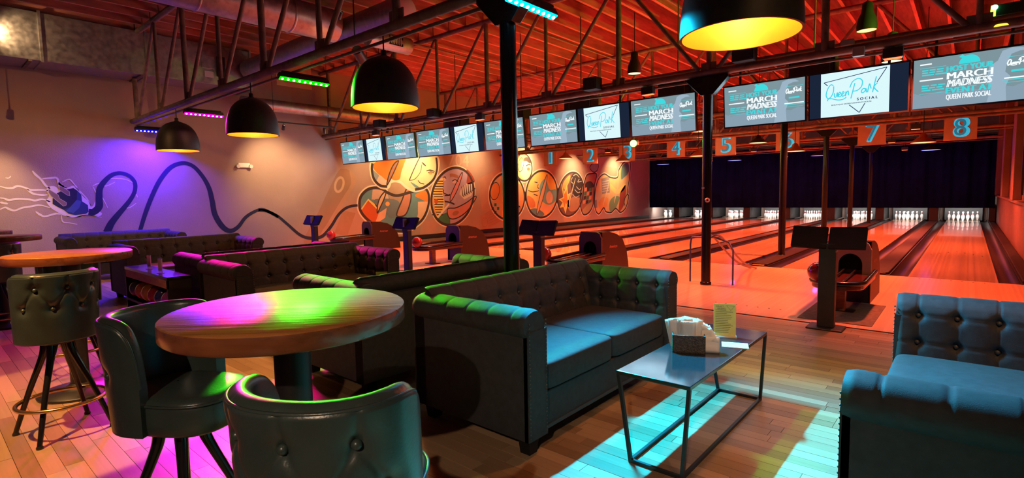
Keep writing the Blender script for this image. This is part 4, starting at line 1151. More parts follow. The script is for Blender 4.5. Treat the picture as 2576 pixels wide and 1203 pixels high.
for gi, g in enumerate(groups):
    for ti, (p0, p1) in enumerate(g):
        xa = at(p0, 300, 1, TVY).x; xb = at(p1, 300, 1, TVY).x
        xa = max(xa, XW+.06)
        W_ = xb-xa-.012; c = (xa+xb)/2
        zt, zb = 2.972, 2.345
        lab = ['teal event advert on the %s end screen of the %s screen group' % ('left' if ti == 0 else 'right', gname[gi]), 'white triangle logo on the middle screen of the %s screen group' % gname[gi]][ti == 1]
        r = empty('hanging_screen', (c, TVY, (zt+zb)/2), 0, lab, 'screen', 'screens over the lanes')
        sc_ = (W_, 1, (zt-zb)/.57)
        o = link('bezel', frame_me, None, r); o.scale = sc_
        o.rotation_euler = (radians(6), 0, 0)
        for nm, me, off, stf in (logo_parts if ti == 1 else adv_parts):
            q = link(nm, me, None, o, off)
            if stf: q['kind'] = 'stuff'
        for s in (-1, 1): MB().box((s*W_*.3-.015, .03, .20), (s*W_*.3+.015, .05, .64)).build('hanger', mt['black'], r)
    x0 = at(g[0][0], 300, 1, TVY).x; x1 = at(g[2][1], 300, 1, TVY).x
    light('AREA', 'screen_glow', ((max(x0, XW)+x1)/2, TVY-.12, 2.65), (.6, .85, 1), 12, None, ((x0+x1)/2, TVY-3, 1.6), 3.2, .5)

# ================================================================ LANE NUMBER BOARDS
mt['board'] = M('bare sign board', (.42, .25, .17), .6, vary=.12, vscale=4)
mt['numblue'] = M('glowing blue number paint', (.02, .42, .62), .45, emit=(.02, .5, .75), stren=.6)  # painted digits, with a glow added so they stay bright
mt['numlight'] = M('pale number outline', (.01, .20, .34), .5, emit=(.01, .22, .38), stren=.4)  # inner digit tone, given a weaker glow of its own
SGY = 16.345
for k, (px, py, wpx) in enumerate(((1384, 397, 24), (1484, 391, 26), (1577, 383, 30), (1700, 372, 34), (1825, 365, 37), (1981, 352, 42), (2193, 335, 48), (2416, 320, 56))):
    q = at(px, py, 1, SGY); wd = (at(px+wpx/2, py, 1, SGY)-at(px-wpx/2, py, 1, SGY)).length
    wd = .60
    r = empty('lane_number_board', q, 0, 'square board with the bright blue number %d hanging above lane %s' % (k+1, words8[k]), 'sign', 'lane number boards')
    MB().box((-wd/2, 0, -wd/2), (wd/2, .03, wd/2)).build('board', mt['board'], r)
    me = text_mesh(str(k+1), .13 if k == 0 else .27, .46, .0, .06); me.materials.clear(); me.materials.append(mt['numblue'])
    o = link('number', me, None, r, (0, -.006, 0))
    me = text_mesh(str(k+1), .08 if k == 0 else .22, .39); me.materials.clear(); me.materials.append(mt['numlight'])
    link('number_highlight', me, None, o, (0, -.004, 0))
    for s in (-1, 1): MB().tube([(s*wd*.35, .015, wd/2), (s*wd*.35, .015, TZ0-q.z-.03)], .006, 5).build('wire', mt['black'], r)

# ================================================================ BARN PENDANTS over the lanes
def barn(px, py, Y, warm, label, shade, R=.22, power=0, lc=None):
    q = at(px, py, 1, Y)
    r = empty('barn_pendant', q, 0, label, 'pendant lamp', 'barn pendants over the lanes')
    MB().lathe([(R, 0), (R*.93, .03), (R*.6, .085), (R*.35, .12), (R*.28, .17), (.02, .20)], n=24).build('shade', shade, r)
    MB().lathe([(.0001, .02), (R*.9, .008)], n=24).build('glowing_underside', warm, r)
    MB().tube([(0, 0, .19), (0, 0, ZC-q.z)], .008, 6).build('rod', mt['black'], r)
    if power: light('POINT', 'barn_glow', (q.x, q.y, q.z-.08), lc, power, None, None, .08)
mt['barnorange'] = M('orange enamel shade', (.45, .13, .05), .4)
gw = EM('barn warm glow', (1, .60, .28), 1.6); gb = EM('barn blue glow', (.25, .28, 1.0), 2.2); gp = EM('barn violet glow', (.45, .12, 1.0), 1.8)
nm_ = ['beside number one', 'between numbers two and three', 'high beside the third screen group', 'between numbers four and five', 'left of number six', 'right under number six', 'left of number eight']
for i, (px, py) in enumerate(((1423, 399), (1567, 406), (1758, 331), (1757, 393), (1907, 360), (2000, 381), (2322, 359))):
    barn(px, py, 15.4 if i == 2 else 14.2, gw, 'orange barn pendant '+nm_[i], mt['barnorange'] if i != 4 else mt['shade'], .22, 10, (1, .5, .2))
nb_ = ['leftmost, before the curtain', 'in the left part of the curtain', 'in the middle before the curtain', 'rightmost, before the curtain']
for i, (px, py) in enumerate(((1668, 414), (1848, 404), (2060, 392), (2342, 378))):
    barn(px, py, 24, gp if i == 2 else gb, 'blue glowing barn pendant '+nb_[i], mt['shade'], .30, 14, (.08, .06, 1))

# ================================================================ OTHER CEILING FITTINGS
def hang_lamp(px, py, Y, label, red=True):
    q = at(px, py, 1, Y)
    r = empty('vintage_pendant', q, 0, label, 'pendant lamp', 'black bell pendants')
    MB().lathe([(.13, 0), (.135, .06), (.115, .18), (.075, .27), (.065, .40), (.03, .42), (.01, .43)], n=24).build('shade', mt['blackmatte'], r)
    MB().lathe([(.0001, .03), (.125, .012)], n=24).build('glowing_underside', EM('bell glow '+label[-5:], (1, .25, .08) if red else (1, .7, .35), 5 if red else 2), r)
    MB().tube([(0, 0, .42), (0, 0, ZC-.26-q.z)], .008, 6).build('cable', mt['black'], r)
hang_lamp(1596, 186, 9.5, 'black bell pendant with an amber glow left of the big dome pendant', False)
hang_lamp(2180, 78, 9.5, 'black bell pendant with a red glowing rim at the upper right')
hang_lamp(2243, 156, 9.5, 'black bell pendant just above the right logo screen', False)
def black_box(px, py, Y, s, label, name='speaker', cat='speaker', rz=0):
    q = at(px, py, 1, Y)
    r = empty(name, q, rz, label, cat, 'black boxes on the trusses')
    MB().cbox((0, 0, 0), s).build('cabinet', mt['blackmatte'], r, bev=.01)
    MB().cbox((0, -s[1]/2-.004, 0), (s[0]*.9, .008, s[2]*.88)).build('grille', mt['black'], r)
    MB().tube([(0, 0, s[2]/2), (0, 0, (4.86-q.z if Y > 8 else s[2]/2+.02))], .012, 6).build('bracket', mt['steel'], r)
black_box(1490, 212, 7.7, (.26, .2, .20), 'small black speaker on the truss above the third screen group')
black_box(1873, 135, 7.7, (.28, .2, .22), 'small black speaker right of the big dome pendant')
black_box(955, 312, 7.7, (.26, .2, .18), 'small black speaker on the truss above the leftmost screens')
black_box(1090, 285, 7.7, (.22, .2, .18), 'small black speaker on the truss left of the near column')
for i, (px, py, w_) in enumerate(((1705, 228, .60), (1462, 262, .62), (2047, 172, .60), (1148, 308, .60), (1312, 285, .3))):
    black_box(px, py, 9.0, (w_, .3, .26), 'wide black projector box behind the screens, '+['above the right advert of the third group', 'above the left advert of the third group', 'above the left advert of the rightmost group', 'above the second screen group', 'behind the near column'][i], 'projector_box', 'projector')
q = at(2160, 130, 1, 7.75)
o = bevel(MB().cbox((0, 0, 0), (.12, .08, .11)).build('junction_box', M('grey junction box', (.25, .25, .23), .5), None, q)); tag(o, 'grey junction box under the truss above the right logo screen', 'junction box')
q = at(2132, 108, 1, 7.8)
o = bevel(MB().cbox((0, 0, 0), (.14, .08, .07)).build('junction_box', bpy.data.materials['grey junction box'], None, q)); tag(o, 'grey box lying on top of the truss above the right logo screen', 'junction box')
# green laser spot and green projector
q = at(1594, 361, 1, 12.0)
r = empty('laser_lamp', q, 0, 'small lamp with a glaring green spot below the third screen group', 'stage lamp')
MB().cbox((0, .07, .02), (.16, .12, .12)).build('housing', mt['black'], r, bev=.01)
MB().sphere((0, -.01, 0), .085, 16, 10).build('lens', EM('green star glow', (.12, 1, .10), 7), r)
MB().tube([(0, .07, .07), (0, .07, 3.1-q.z)], .01, 6).build('bracket', mt['black'], r)
light('POINT', 'green_star', q+Vector((0, -.14, 0)), (.1, 1, .08), 45, None, None, .06)
q = at(2535, 32, 1, 8.75)
r = empty('green_projector', q, 0, 'black projector with green glowing edges in the top right corner', 'projector')
MB().cbox((.06, 0, 0), (.34, .3, .16)).build('housing', mt['black'], r, bev=.01)
MB().cbox((-.13, -.02, -.02), (.045, .25, .20)).build('glowing_side', EM('green side glow', (.45, .95, .05), 2.5), r)
MB().sphere((-.12, -.16, .05), .03, 12, 8).build('green_diode', EM('green diode', (.1, 1, .3), 14), r)
light('SPOT', 'green_beam', (q.x-.25, q.y+.3, q.z+.1), (.5, 1, .06), 190, None, (-4.5, 9.5, 5.2), .03, angle=75, blend=.6)
q2 = at(2518, 68, 1, 7.85)
o = MB().lathe([(.0001, .02), (.07, .02), (.075, 0), (.0001, 0)], n=18).build('yellow_lamp', EM('yellow lamp glow', (1, .65, .05), 1.6), None, q2); tag(o, 'small yellow glowing lamp under the truss at the right edge', 'lamp')
# emergency light and patches on the left wall
q = at(612, 416, 0, XW)
r = empty('emergency_light', (XW, q.y, q.z), 0, 'white twin-head emergency light on the left wall', 'emergency light')
MB().box((0, -.14, -.06), (.06, .14, .05)).build('case', mt['white'], r, bev=.01)
for s in (-1, 1): MB().tube([(.04, s*.15, -.02), (.10, s*.15, -.03)], .045, 14).build('lamp_head', mt['white'], r)
# ================================================================ WALL PAINTINGS (flat paint on the left wall)
PNT = {}
def paint(col):
    k = tuple(round(c, 3) for c in col)
    if k not in PNT: PNT[k] = M('mural paint %d' % len(PNT), col, .8, vary=.06, vscale=4)
    return PNT[k]
zA = lambda x, y: (860+x/5.23, 370+y/5.23)
zB = lambda x, y: (1220+x/5.23, 370+y/5.23)
zC = lambda x, y: (x/6.0158, 400+y/6.0158)
zD = lambda x, y: (x/3.007, 380+y/3.007)
zE = lambda x, y: (650+x/3.007, 330+y/3.007)
def wallp(px, py, d):
    q = at(px, py, 0, XW); return (XW+.002+d*.0012, q.y, q.z)
def shape(par, name, col, pts, d, zf, smooth=False, n=5):
    P = [zf(*p) for p in pts]
    if smooth: P = catmull(P, n, True)
    mb = MB(); mb.add([wallp(x, y, d) for x, y in P], [tuple(range(len(P)))])
    return mb.build(name, paint(col), par)
def stroke(par, name, col, pts, wd, d, zf, smooth=True, closed=False, n=6):
    P = [zf(*p) for p in pts]
    if smooth: P = catmull(P, n, closed)
    if closed: P = P+[P[0]]
    Q = [wallp(x, y, d) for x, y in P]
    wd = [k*.55 for k in wd] if isinstance(wd, list) else wd*.7
    w_ = wd
    if isinstance(wd, list):
        m = len(Q); w_ = [wd[min(len(wd)-1, int(i*(len(wd)-1)/max(1, m-1)))]+(wd[min(len(wd)-1, int(i*(len(wd)-1)/max(1, m-1))+1)]-wd[min(len(wd)-1, int(i*(len(wd)-1)/max(1, m-1)))])*((i*(len(wd)-1)/max(1, m-1)) % 1) for i in range(m)]
    mb = MB(); ribbon(mb, [(q[1], q[2]) for q in Q], w_, lambda a, b: (XW+.002+d*.0012, a, b))
    return mb.build(name, paint(col), par)
def ell(cx, cy, rx, ry, rot=0, n=28):
    c, s = cos(radians(rot)), sin(radians(rot))
    return [(cx+rx*cos(a)*c-ry*sin(a)*s, cy+rx*cos(a)*s+ry*sin(a)*c) for a in [2*pi*i/n for i in range(n)]]
DK = (.035, .025, .03); CR_ = (.62, .45, .33); TEAL = (.10, .24, .30); ORG = (.62, .20, .03); RED_ = (.45, .09, .02); YEL = (.75, .55, .16); PALE = (.66, .56, .34); LIL = (.36, .30, .46); GRN = (.04, .16, .10); BRN = (.30, .14, .09); TAN = (.38, .25, .18); TAN2 = (.30, .19, .13); WHT = (.72, .62, .52); PNK = (.50, .20, .18)

# ---- cable and plug
cm = empty('cable_painting', wallp(190, 500, 0), 0, 'painted power cable with a blue plug and white sparks on the left wall', 'wall painting')
_l = cm.location.copy(); cm.location = (0, 0, 0)
NAVY = (.012, .016, .045); BLU = (.02, .045, .14)
stroke(cm, 'painted_cable', NAVY, [(1340,800),(1420,800),(1500,720),(1500,600),(1510,450),(1590,330),(1700,240),(1830,215),(1960,260),(2040,360),(2040,480),(1990,590),(1900,710),(1780,850),(1680,980),(1620,1110)], [.23,.24,.22,.2,.17,.15,.14,.14,.14,.15,.18,.22,.26], 2, zC)
stroke(cm, 'painted_cable', NAVY, [(1060,600),(1100,470),(1150,340),(1210,220),(1290,125),(1380,92),(1460,115),(1530,190),(1580,280),(1605,380),(1625,480),(1680,570),(1740,605),(1800,575),(1860,500),(1940,452),(2000,445),(2105,500)], [.14,.16,.16,.17,.16,.16,.17,.20,.22,.24,.2,.16,.14,.13,.14], 2, zD)
stroke(cm, 'painted_cable', NAVY, [(0,598),(60,605),(140,640),(220,705),(300,775),(360,805),(430,810),(490,790),(550,720),(600,640),(650,590),(700,568),(750,562)], [.14,.13,.13,.14,.15,.17,.17,.16,.15,.14,.13], 2, zE)
for i, L in enumerate(([(0,415),(100,440),(190,440),(270,410),(390,440),(470,470),(640,470),(730,480)], [(490,180),(540,240),(620,310),(690,400),(760,450)], [(0,590),(70,600),(140,625),(240,605),(420,610),(530,630),(640,610),(760,650)], [(0,655),(60,670),(120,680)], [(0,765),(80,735),(150,765),(230,780),(340,740),(470,720),(600,700),(760,740)], [(410,460),(500,525),(620,545),(720,545)], [(540,795),(600,840),(680,870),(840,830),(920,840)], [(640,300),(760,290),(860,290),(900,380),(1010,440)], [(940,350),(1050,310),(1130,390),(1170,430)], [(930,850),(950,950),(1060,970),(1170,990)], [(1130,420),(1220,500),(1330,620),(1380,720)], [(1000,860),(1120,890),(1300,850),(1540,885)], [(1410,420),(1450,500),(1540,570),(1630,740)], [(1400,410),(1500,370),(1600,410),(1740,350)], [(1830,740),(1950,740),(2060,670)], [(1650,300),(1760,295),(1900,310),(2010,360)], [(2000,560),(2060,540),(2080,580)], [(80,285),(130,290),(165,260)])):
    stroke(cm, 'painted_spark', (.68, .60, .60), L, [.03, .075, .06, .07, .03] if i < 8 else [.015, .04, .03, .02], 1, zC)
shape(cm, 'painted_glow', (.68, .60, .60), [(700,470),(740,420),(830,415),(900,470),(880,400),(900,350),(1000,430),(1140,410),(1250,560),(1340,640),(1400,720),(1440,640),(1440,760),(1540,820),(1490,870),(1300,860),(1120,890),(940,850),(860,800),(770,740),(700,640),(740,560)], 1, zC, True)
shape(cm, 'plug_body', NAVY, [(795,600),(860,520),(960,470),(1110,440),(1170,480),(1160,620),(1060,730),(960,770),(860,720),(795,680)], 3, zC)
shape(cm, 'plug_body', BLU, [(1170,480),(1230,540),(1240,640),(1330,700),(1340,800),(1300,830),(1140,850),(1040,830),(960,770),(1060,730),(1160,620)], 3.2, zC)
shape(cm, 'plug_body', (.05, .10, .26), [(1060,730),(1160,620),(1230,640),(1200,740),(1110,820),(1000,790)], 3.4, zC)
for off in ((0, 0), (170, -60)):
    L = [(735,455),(790,490),(880,545),(900,600),(1005,660),(1000,700),(960,715),(870,640),(780,570),(735,510)] if off == (0, 0) else [(895,410),(940,420),(1050,495),(1055,560),(1020,550),(900,470)]
    shape(cm, 'plug_prong', (.20, .13, .12), L, 4, zC)
    stroke(cm, 'plug_prong_edge', (.48, .40, .40), L, .012, 4.2, zC, False, True)

# ---- the big mural
mu = empty('pop_art_mural', (0, 0, 0), 0, 'colourful pop art mural of bubble letters and faces on the left wall', 'mural')
sh = lambda name, col, pts, d, zf=zA, smooth=True: shape(mu, name, col, pts, d, zf, smooth)
sk = lambda name, col, pts, wd, d, zf=zA, smooth=True, closed=False: stroke(mu, name, col, pts, wd, d, zf, smooth, closed)
# faint tan background drawings
sh('painted_guitar', TAN2, [(340,830),(440,640),(520,470),(600,310),(640,285),(690,300),(720,350),(690,420),(640,520),(560,640),(480,760),(420,850)], 0, zE)
sh('painted_guitar', TAN, [(690,300),(735,340),(730,400),(640,560),(560,700),(480,810),(440,840),(520,700),(640,500),(700,400)], .3, zE)
sk('painted_dial', (.52, .38, .26), ell(612, 405, 30, 55, 15), .10, .6, zE, True, True)
sh('painted_block', TAN2, [(640,600),(735,620),(670,800),(575,770)], 0, zE, False)
sh('painted_radio', (.42, .24, .18), [(1660,360),(1830,285),(1835,620),(1690,600)], 0, zE, False)
sh('painted_radio', (.36, .20, .15), [(1680,640),(1830,560),(1835,680),(1730,750),(1690,740)], .3, zE, False)
for i in range(5): sk('painted_line', TAN2, [(1740,640+i*20),(1830,590+i*22)], .04, .6, zE, False)
sk('painted_ring', TAN2, ell(1712, 690, 22, 34), .05, .6, zE, True, True)
sh('painted_block', (.42, .23, .19), [(1240,690),(1340,640),(1370,700),(1310,790),(1220,790)], 0, zE, False)
o_ = text_mesh('704', 1.0, .42); o_.materials.clear(); o_.materials.append(paint((.50, .32, .26)))
q = wallp(*zE(1515, 222), .4); link('painted_number', o_, None, mu, q, (0, 0, radians(90)))
sh('painted_boombox', (.40, .25, .19), [(1140,480),(1420,330),(1440,470),(1180,620)], 0, zB, False)
for i in range(6): sk('painted_line', TAN2, [(1250+i*40,330-i*14),(1270+i*40,420-i*14)], .05, .3, zB, False)
sh('painted_block', (.36, .22, .17), [(1550,260),(1720,270),(1760,480),(1640,470)], 0, zB, False)
sh('painted_block', (.42, .20, .20), [(1850,280),(1920,200),(1880,960),(1800,960)], 0, zB, False)
sh('painted_coil', (.44, .27, .20), [(1020,930),(1240,870),(1400,900),(1240,1000),(1050,1000)], 0, zB, False)
# bubble 1: lower left
B1 = [(230,760),(250,650),(330,565),(430,537),(530,552),(600,600),(720,640),(880,600),(1000,560),(1075,535),(1130,590),(1145,700),(1120,830),(1060,950),(960,1040),(850,1100),(760,1108),(620,1090),(430,1020),(320,940),(250,850)]
sk('bubble_halo', WHT, B1, .26, .8, zA, True, True)
sh('bubble_fill', TEAL, B1, 1)
sh('painted_patch', (.50, .36, .30), [(405,552),(520,552),(600,600),(620,690),(500,700),(390,690)], 2, zA, False)
sh('painted_patch', YEL, [(345,680),(475,785),(470,830),(345,705),(245,850),(238,830)], 2.2, zA, False)
sh('painted_patch', RED_, [(345,705),(465,800),(485,870),(430,1015),(330,945),(250,850)], 2, zA, False)
sh('painted_patch', (.32, .23, .17), [(600,480),(700,425),(780,440),(860,520),(840,640),(760,740),(640,690),(610,600)], 2.1)
sh('painted_patch', (.12, .17, .22), [(420,700),(600,680),(720,700),(760,760),(720,900),(640,940),(580,880),(500,850)], 2.2)
sh('painted_patch', (.60, .36, .26), [(590,800),(570,930),(450,1010),(430,1015),(485,870)], 2.3, zA, False)
sh('painted_patch', ORG, [(960,640),(1040,585),(1095,575),(1135,640),(1120,720),(1050,690)], 2.1)
sh('painted_patch', (.62, .42, .30), [(1000,720),(1130,715),(1120,830),(1050,950),(970,1030),(1000,880)], 2.1, zA, False)
sh('painted_dot', (.72, .35, .12), ell(600, 748, 28, 30), 2.6)
sh('painted_slit', (.42, .19, .14), [(720,900),(790,700),(870,515),(905,600),(900,720),(835,890)], 3)
sk('painted_outline', DK, [(720,900),(790,700),(870,515),(905,600),(900,720),(835,890)], .07, 3.2, zA, True, True)
sh('painted_slit', (.60, .42, .28), [(465,870),(470,760),(510,650),(580,580),(555,680),(500,800)], 3)
sk('painted_outline', DK, [(465,870),(470,760),(510,650),(580,580),(555,680),(500,800)], .06, 3.2, zA, True, True)
sk('bubble_outline', DK, B1, .13, 3.4, zA, True, True)
# bubble 2: upper left
B2 = [(400,215),(393,300),(420,420),(500,505),(595,520),(640,440),(760,440),(860,520),(960,560),(1080,530),(1200,430),(1250,290),(1240,140),(1000,60),(700,80),(450,140)]
sk('bubble_halo', WHT, B2, .24, 3.6, zA, True, True)
sh('bubble_fill', PALE, B2, 3.8)
sh('painted_hair', ORG, [(410,225),(640,110),(830,140),(815,230),(780,330),(760,420),(700,440),(640,420),(590,440),(520,385),(450,330)], 4)
sh('painted_patch', (.22, .30, .36), [(400,290),(440,330),(490,375),(440,470),(410,400)], 4.2, zA, False)
sh('painted_patch', (.56, .46, .40), [(490,375),(590,440),(590,515),(500,500),(440,470)], 4.2, zA, False)
sh('painted_slit', BRN, [(590,500),(620,360),(680,230),(745,180),(710,270),(640,420)], 4.6)
sk('painted_outline', DK, [(590,500),(620,360),(680,230),(745,180),(710,270),(640,420)], .06, 4.8, zA, True, True)
sk('painted_brow', DK, [(1110,315),(1160,305),(1220,322)], [.04, .09, .03], 5)
sk('painted_brow', DK, [(1050,200),(1080,230),(1105,250)], [.04, .10, .03], 5)
sh('painted_eye', (.55, .30, .10), ell(1165, 345, 26, 18), 5)
sk('painted_line', DK, [(1130,340),(1170,325),(1215,345)], .035, 5.2)
sk('painted_nose', DK, [(1000,440),(1025,470),(1050,480),(1080,487)], .04, 5)
sh('painted_lips', TEAL, [(900,460),(960,490),(1035,545),(1000,553),(950,520)], 5)
sk('painted_line', DK, [(885,440),(930,330),(1000,180),(1040,110)], .05, 5)
sk('painted_line', DK, [(885,440),(960,420),(1030,330),(1050,230)], .03, 5)
sk('bubble_outline', DK, B2[:5], .12, 5.4); sk('bubble_outline', DK, B2[8:13], .12, 5.4)
# bubble 3: lilac face
B3 = ell(1455, 650, 272, 382, 14)
sk('bubble_halo', WHT, B3, .24, 1, zA, True, True)
sh('bubble_fill', LIL, B3, 1.4)
sh('painted_patch', YEL, [(1325,410),(1250,480),(1200,580),(1175,700),(1185,830),(1250,940),(1330,850),(1350,740),(1325,600)], 2)
for i in range(14):
    y0 = 450+i*34; sk('painted_stripe', DK, [(1185+max(0,(560-y0)*.55),y0),(1330+8*sin(i),y0)], .05, 2.2, zA, False)
sh('painted_dot', RED_, ell(1240, 715, 26, 34), 2.6)
sh('painted_patch', (.62, .30, .12), [(1180,720),(1210,640),(1220,800),(1250,900),(1200,880)], 2.4)
sh('painted_hair', (.26, .05, .03), [(1640,295),(1700,350),(1745,450),(1680,490),(1640,470),(1650,380)], 2)
zig = []
sh('painted_patch', (.60, .58, .55), [(1740,450),(1735,560),(1700,640),(1610,690),(1545,620),(1570,540),(1640,480)], 2, zA, False)
for i in range(6):
    sk('painted_zigzag', DK, [(1575+i*28,520-i*14),(1590+i*26,640-i*16),(1600+i*26,655-i*12),(1620+i*26,600-i*12)], .05, 2.4, zA, False)
sh('painted_patch', GRN, [(1255,950),(1310,890),(1380,860),(1425,940),(1425,1020),(1340,1005)], 2, zA, False)
sh('painted_patch', PNK, [(1390,815),(1500,800),(1640,730),(1745,650),(1760,680),(1640,850),(1500,940),(1410,930)], 3)
sk('painted_outline', DK, [(1390,815),(1500,800),(1640,730),(1745,650),(1760,680),(1640,850),(1500,940),(1410,930)], .06, 3.2, zA, True, True)
sh('painted_dot', BRN, ell(1495, 870, 45, 28, -25), 3.4)
sh('painted_pen', (.55, .22, .26), [(1425,715),(1430,640),(1500,480),(1575,340),(1580,380),(1520,560),(1450,690)], 3)
sk('painted_outline', DK, [(1425,715),(1430,640),(1500,480),(1575,340),(1580,380),(1520,560),(1450,690)], .05, 3.2, zA, True, True)
sk('painted_brow', BRN, [(1420,375),(1460,370),(1530,395)], .16, 3)
sh('painted_eye', (.60, .40, .42), ell(1480, 455, 30, 24), 3); sk('painted_line', DK, [(1450,450),(1490,430),(1530,460)], .05, 3.2)
sh('painted_eye', (.60, .45, .45), ell(1352, 420, 18, 26), 3); sk('painted_line', DK, [(1335,400),(1360,395),(1368,420)], .05, 3.2)
sk('painted_nose', DK, [(1340,560),(1335,600),(1370,620),(1420,640)], .05, 3); sk('painted_nose', DK, [(1350,640),(1400,635),(1425,620)], .06, 3)
sk('painted_mouth', DK, [(1350,715),(1400,725),(1440,735),(1480,755)], .08, 3)
sk('painted_cigarette', WHT, [(1410,750),(1260,925)], .10, 3, zA, False)
sk('bubble_outline', DK, B3, .13, 4, zA, True, True)
# bubble 4: behind the column
B4 = ell(290, 650, 228, 305, -4)
sk('bubble_halo', WHT, B4, .26, 1, zB, True, True)
sh('bubble_fill', (.60, .30, .12), B4, 1.4, zB)
sh('painted_patch', (.55, .50, .36), [(75,560),(110,470),(200,390),(200,480),(140,700),(70,690)], 2, zB)
sh('painted_dot', (.68, .28, .08), ell(130, 580, 58, 115, 8), 2.2, zB); sk('painted_outline', DK, ell(130, 580, 58, 115, 8), .04, 2.4, zB, True, True)
sh('painted_patch', (.45, .42, .33), [(80,720),(190,740),(200,930),(140,860)], 2, zB, False)
for i in range(3):
    for j in range(3):
        if (i+j) % 2: sh('painted_check', GRN, [(85+i*36,740+j*50),(115+i*36,740+j*50),(115+i*36,780+j*50),(85+i*36,780+j*50)], 2.4, zB, False)
sh('painted_patch', YEL, [(400,370),(470,440),(500,560),(480,700),(400,760)], 2, zB)
sh('painted_patch', (.66, .26, .10), [(420,480),(490,520),(515,620),(500,760),(430,780),(410,600)], 2.3, zB)
sh('painted_patch', (.30, .18, .12), [(410,760),(470,800),(430,880),(400,900)], 2.3, zB)
sk('bubble_outline', DK, B4, .12, 3, zB, True, True)
B5 = ell(505, 265, 112, 182, -6)
sk('bubble_halo', WHT, B5, .20, 3, zB, True, True)
sh('bubble_fill', YEL, B5, 3.2, zB)
sh('painted_hair', (.06, .05, .05), [(510,150),(560,135),(600,190),(590,215),(540,185),(515,190)], 3.6, zB)
sh('painted_patch', (.75, .68, .45), [(500,180),(590,210),(610,270),(590,370),(540,430),(480,400),(460,330)], 3.4, zB)
sk('painted_ear', DK, ell(470, 235, 34, 92, 8), .045, 3.8, zB, True, True)
sk('painted_brow', DK, [(540,250),(575,230),(600,240)], .06, 4, zB); sh('painted_eye', (.25, .16, .08), ell(570, 290, 20, 22), 4, zB)
sk('bubble_outline', DK, B5, .10, 4.2, zB, True, True)
# bubble 6: yellow face in profile
B6 = ell(745, 620, 205, 308, 3)
sk('bubble_halo', WHT, B6, .26, 1, zB, True, True)
sh('bubble_fill', (.70, .46, .16), B6, 1.4, zB)
sh('painted_hair', (.80, .48, .08), [(720,350),(820,330),(900,420),(935,540),(860,560),(820,480),(740,470)], 2, zB)
sh('painted_patch', (.16, .38, .40), [(730,480),(800,420),(850,560),(935,560),(940,680),(860,760),(760,720),(720,600)], 2.1, zB)
sh('painted_patch', (.60, .20, .07), [(560,640),(640,690),(660,780),(600,800),(555,740)], 2.1, zB)
sh('painted_patch', TEAL, [(580,830),(680,810),(780,880),(720,930),(640,910)], 2.1, zB)
sh('painted_hand', (.72, .50, .32), [(810,620),(850,580),(890,640),(880,720),(830,740),(805,690)], 2.5, zB)
sh('painted_hand', (.70, .42, .24), [(740,770),(840,770),(900,740),(920,780),(820,850),(760,840)], 2.5, zB)
sk('painted_line', DK, [(570,570),(620,590),(690,580),(705,570)], .05, 3, zB); sk('painted_line', DK, [(650,460),(690,470)], .05, 3, zB); sk('painted_line', DK, [(700,490),(690,530),(710,545)], .05, 3, zB); sk('painted_line', DK, [(640,620),(690,640)], .06, 3, zB)
sh('painted_slit', (.66, .40, .24), [(680,860),(720,650),(805,380),(815,420),(770,650),(700,860)], 3.2, zB)
sk('painted_outline', DK, [(680,860),(720,650),(805,380),(815,420),(770,650),(700,860)], .05, 3.4, zB, True, True)
sk('bubble_outline', DK, B6, .12, 3.6, zB, True, True)
# bubble 7: burst and dark mask swirl
B7 = ell(1125, 620, 165, 290, 10)
sk('bubble_halo', WHT, B7, .24, 1, zB, True, True)
sh('bubble_fill', (.16, .08, .07), B7, 1.4, zB)
sh('painted_patch', (.60, .36, .12), [(1020,500),(1060,420),(1120,370),(1110,450),(1050,560)], 2, zB)
sh('painted_burst', YEL, [(1000,470),(1040,590),(1080,480),(1090,620),(1130,600),(1100,700),(1120,800),(1080,780),(1060,880),(1030,790),(980,800),(1020,730),(970,690),(1030,660)], 2.2, zB, False)
sh('painted_burst', ORG, [(1020,540),(1045,620),(1070,560),(1080,660),(1090,760),(1060,740),(1045,800),(1030,730),(1000,690),(1040,670)], 2.4, zB, False)
sh('painted_patch', (.40, .20, .12), [(1090,700),(1200,650),(1260,700),(1240,800),(1140,850),(1090,800)], 2.2, zB)
sh('painted_swirl', DK, ell(1205, 500, 78, 165, -8), 3, zB)
for L in ([(1150,400),(1130,450),(1160,480)], [(1160,380),(1200,360),(1240,400)], [(1240,420),(1220,460),(1270,450)], [(1200,520),(1240,560),(1260,540)], [(1180,560),(1220,600),(1250,590)], [(1270,430),(1290,500),(1270,600)], [(1150,620),(1190,660),(1240,640)]):
    sk('painted_swirl_line', (.50, .44, .44), L, .05, 3.3, zB)
sk('painted_slit', (.62, .44, .34), [(1190,410),(1150,560),(1110,720),(1110,810)], [.03, .12, .12, .03], 3.6, zB)
sk('bubble_outline', DK, B7, .11, 4, zB, True, True)
